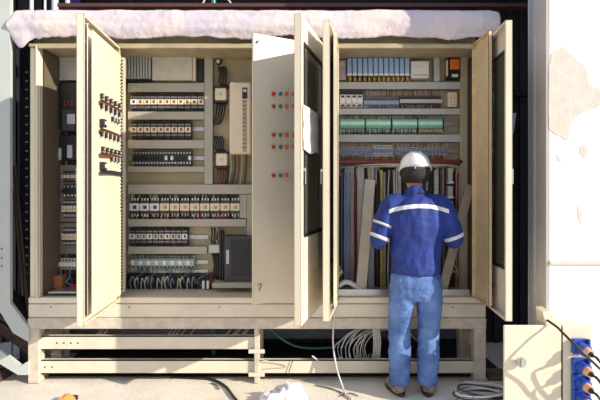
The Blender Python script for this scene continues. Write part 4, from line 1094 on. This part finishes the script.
# jacket material with reflective shoulder band
JB = mat('navy_work_cloth', (.013, .04, .27), .7, var=.22, scale=9, bump=.5, bscale=24, col2=(.008, .025, .16))
nt = JB.node_tree; bs = nt.nodes['Principled BSDF']; lk = bs.inputs['Base Color'].links[0].from_socket
tc = nt.nodes.new('ShaderNodeTexCoord'); sp = nt.nodes.new('ShaderNodeSeparateXYZ'); nt.links.new(tc.outputs['Object'], sp.inputs[0])
def MN(op, a, b=None):
    n = nt.nodes.new('ShaderNodeMath'); n.operation = op
    for i, q in enumerate((a, b)):
        if q is None: continue
        if isinstance(q, (int, float)): n.inputs[i].default_value = q
        else: nt.links.new(q, n.inputs[i])
    return n.outputs[0]
x2 = MN('MULTIPLY', sp.outputs['X'], sp.outputs['X'])
zc = MN('SUBTRACT', sp.outputs['Z'], MN('SUBTRACT', 1.408, MN('MULTIPLY', x2, .9)))
band = MN('LESS_THAN', MN('ABSOLUTE', zc), .0145)
band = MN('MULTIPLY', band, MN('LESS_THAN', MN('ABSOLUTE', sp.outputs['X']), .212))
band = MN('MULTIPLY', band, MN('LESS_THAN', sp.outputs['Y'], .02))
mx = nt.nodes.new('ShaderNodeMix'); mx.data_type = 'RGBA'; nt.links.new(band, mx.inputs['Factor']); nt.links.new(lk, mx.inputs['A']); mx.inputs['B'].default_value = (.68, .70, .76, 1)
nt.links.new(mx.outputs['Result'], bs.inputs['Base Color'])
g = MB()
g.limb([W(0, -.005, .915), W(0, -.01, 1.02), W(0, -.02, 1.14), W(0, -.035, 1.28), W(0, -.04, 1.38), W(0, -.03, 1.46)],
       [(.178, .135), (.172, .128), (.182, .130), (.205, .135), (.195, .125), (.105, .082)], n=28, ends=False)
g.limb([W(0, -.035, 1.45), W(0, -.022, 1.50), W(0, -.012, 1.52)], [(.085, .075), (.072, .07), (.072, .072)], n=20, ends=False)
for a, b, c, s_ in ((SHL, EL, WL, -1), (SHR, ER, WR_, 1)):
    g.limb([a - Vector((s_ * .09, 0, -.005)), a, (a + b) / 2 + Vector((s_ * .012, 0, 0)), b, (b + c) / 2, c - (c - b) * .1], [.070, .072, .066, .058, .052, .044], ends=True)
jk = fuse(g, 'jacket', JB, pr, .009, 5, wr=.012, wfreq=10, wstretch=.5)
jk['label'] = 'blue work jacket with pale reflective shoulder band'
REF = mat('pale_reflective_tape', (.66, .68, .74), .45, var=.05)
for a, b, c, s_ in ((SHL, EL, WL, -1), (SHR, ER, WR_, 1)):
    for t, r_, arm in ((.55, .079, 0), (.93, .075, 0)):
        if t < .9 and s_ > 0: continue
        d = (b - a).normalized(); c0 = a + (b - a) * t + Vector((s_ * (.012 if t < .9 else .004), 0, 0)); u = Vector((0, 1, 0)); u = (u - d * u.dot(d)).normalized(); w_ = d.cross(u)
        g = MB(); h = .013 if t > .9 else .009
        g.loft([(c0 - d * h, r_, r_, u, w_), (c0 + d * h, r_ - .001, r_ - .001, u, w_)], REF, n=26); g.build('reflective_band', REF, jk)
g = MB(); 
g.loft([(W(0, -.025, 1.49), .084, .082, (1, 0, 0), (0, 1, 0)), (W(0, -.016, 1.535), .072, .072, (1, 0, 0), (0, 1, 0)), (W(0, -.016, 1.535), .064, .064, (1, 0, 0), (0, 1, 0)), (W(0, -.025, 1.49), .066, .066, (1, 0, 0), (0, 1, 0))], mat('dark_blue_collar', (.008, .02, .13), .8), n=24); g.build('collar', None, jk)
# jeans
JN = mat('faded_denim', (.15, .27, .58), .8, var=.3, scale=5, bump=.4, bscale=45, col2=(.03, .08, .27))
g = MB()
g.limb([W(0, 0, .93), W(0, -.01, .86), W(0, -.012, .79), W(0, -.005, .755)], [(.165, .118), (.178, .128), (.172, .122), (.14, .09)], n=26, ends=False)
for s_ in (-1, 1):
    xx = -.105 if s_ < 0 else .110
    g.limb([W(s_ * .088, -.008, .88), W(xx * .93, -.005, .74), W(xx, .0, .60), W(xx * 1.0, .012, .48), W(xx, -.01, .32), W(xx * .99, -.025, .17), W(xx * .99, -.025, .095)],
           [(.092, .115), (.090, .108), (.082, .092), (.076, .080), (.078, .082), (.072, .076), (.072, .078)], n=24, ends=False)
jn = fuse(g, 'jeans', JN, pr, .009, 4, wr=.009, wfreq=12, wstretch=1.4)
jn['label'] = 'faded blue jeans'
DST = mat('dark_denim_stitch', (.05, .10, .28), .8)
for s_ in (-1, 1):
    g = MB(); cx = s_ * .085
    pts = [W(cx - .06, 0, .885), W(cx - .058, 0, .79), W(cx, 0, .765), W(cx + .058, 0, .79), W(cx + .06, 0, .885)]
    q = []
    for p in spline([Vector(p) for p in pts], 5):
        lx = p.x - PX; 
        yy = PY - .128 + .10 * (abs(lx) / .18) ** 3 + .002
        q.append((p.x, yy, p.z))
    g.tube(q, .0025, DST, k=1); g.build('pocket_seam', DST, jn)
g = MB(); 
for s_ in (-1, 1):
    xx = (-.105 if s_ < 0 else .110) * .99
    g = MB(); c0 = W(xx, -.025, .10); g.loft([(c0 - Vector((0, 0, .014)), .077, .083, (1, 0, 0), (0, 1, 0)), (c0 + Vector((0, 0, .02)), .076, .081, (1, 0, 0), (0, 1, 0))], JN, n=24); g.build('hem', JN, jn)
# boots
BT = mat('dusty_grey_leather', (.34, .29, .25), .7, var=.3, scale=25, bump=.3); SOLE = mat('black_rubber_sole', (.04, .035, .03), .8)
for s_ in (-1, 1):
    xx = -.115 if s_ < 0 else .125; tw = s_ * .03
    g = MB(); g.limb([W(xx * .98, -.045, .055), W(xx + tw * .4, .03, .055), W(xx + tw, .105, .042)], [(.050, .048), (.052, .044), (.046, .030)], n=18)
    g.limb([W(xx * .95, -.035, .05), W(xx * .95, -.03, .13)], [.050, .052], n=18)
    b_ = fuse(g, 'boot', BT, pr, .007, 3, wr=.003, wfreq=30)
    g = MB(); prof = []
    for i in range(24):
        t = 2 * math.pi * i / 24; yy = .03 + .135 * math.sin(t); ww = .052 + .006 * math.sin(t)
        prof.append((xx + tw * (yy / .13) + ww * math.cos(t), yy))
    vs = [W(a, b, .0) for a, b in prof] + [W(a, b, .026) for a, b in prof]; n = 24
    g.add(vs, [list(range(n))[::-1], list(range(n, 2 * n))] + [(i, (i + 1) % n, (i + 1) % n + n, i + n) for i in range(n)], SOLE); g.build('sole', SOLE, b_)
# hair and helmet
HAIR = mat('black_hair', (.012, .010, .010), .6, bump=.6, bscale=120)
g = MB(); secs = []
for i in range(12):
    f = i / 11; z = 1.572 + .11 * f; r_ = .078 + .030 * math.sin(min(1, f * 1.6) * math.pi / 2)
    secs.append((W(0, .008, z), r_, r_ * 1.08, (1, 0, 0), (0, 1, 0)))
# hair covers the back and sides only
vs = []; nn = 20
for c, ra, rb, u, w_ in secs:
    for j in range(nn + 1):
        t = math.pi * (.93 + 1.14 * j / nn)
        k = noise.noise(Vector((j * .6, c.z * 40, 0))) * .004
        vs.append(Vector(c) + Vector((math.cos(t) * (ra + k), math.sin(t) * (rb + k), 0)))
g.add(vs, [(i * (nn + 1) + j, i * (nn + 1) + j + 1, (i + 1) * (nn + 1) + j + 1, (i + 1) * (nn + 1) + j) for i in range(11) for j in range(nn)], HAIR, True)
h_ = g.build('hair', HAIR, pr); md = h_.modifiers.new('t', 'SOLIDIFY'); md.thickness = .012; md.offset = -1
HW = mat('white_helmet_plastic', (.82, .82, .82), .25, var=.02, coat=.4)
hc = W(0, .012, 1.668); tilt = Matrix.Translation(hc) @ Matrix.Rotation(R(-16), 4, 'X')
g = MB(tilt); secs = []
for i in range(13):
    a = (math.pi / 2) * i / 12; rr = math.cos(a)
    secs.append(((0, 0, .128 * math.sin(a) + .002), max(.004, .112 * rr ** .8), max(.004, .138 * rr ** .8), (1, 0, 0), (0, 1, 0)))
g.loft(secs, HW, n=32)
hm = g.build('helmet', HW, pr); hm['label'] = 'white hard hat'
g = MB(tilt); g.loft([((0, .012, -.004), .124, .160, (1, 0, 0), (0, 1, 0)), ((0, .004, .010), .113, .140, (1, 0, 0), (0, 1, 0))], HW, n=32); g.build('brim', HW, hm)
g = MB(tilt)
for x_ in (-.03, 0, .03):
    g.tube([(x_, -.115, .055), (x_, -.08, .105), (x_ * .9, 0, .132), (x_, .08, .108)], .007, HW)
g.build('ridge', HW, hm)
g = MB(tilt); g.loft([((0, .0, -.035), .092, .104, (1, 0, 0), (0, 1, 0)), ((0, .0, -.015), .094, .106, (1, 0, 0), (0, 1, 0))], BLACK, n=28)
g.cyl((-.02, -.106, -.028), (.02, -.106, -.028), .014, DARK); g.build('headband', BLACK, hm)
g = MB(tilt); g.tube([(-.03, -.118, .06 - .02), (-.022, -.13, .02), (-.026, -.112, -.03)], .004, REF) ; g.build('strap', REF, hm)

for o in bpy.data.objects:
    if '_o' in o: del o['_o']
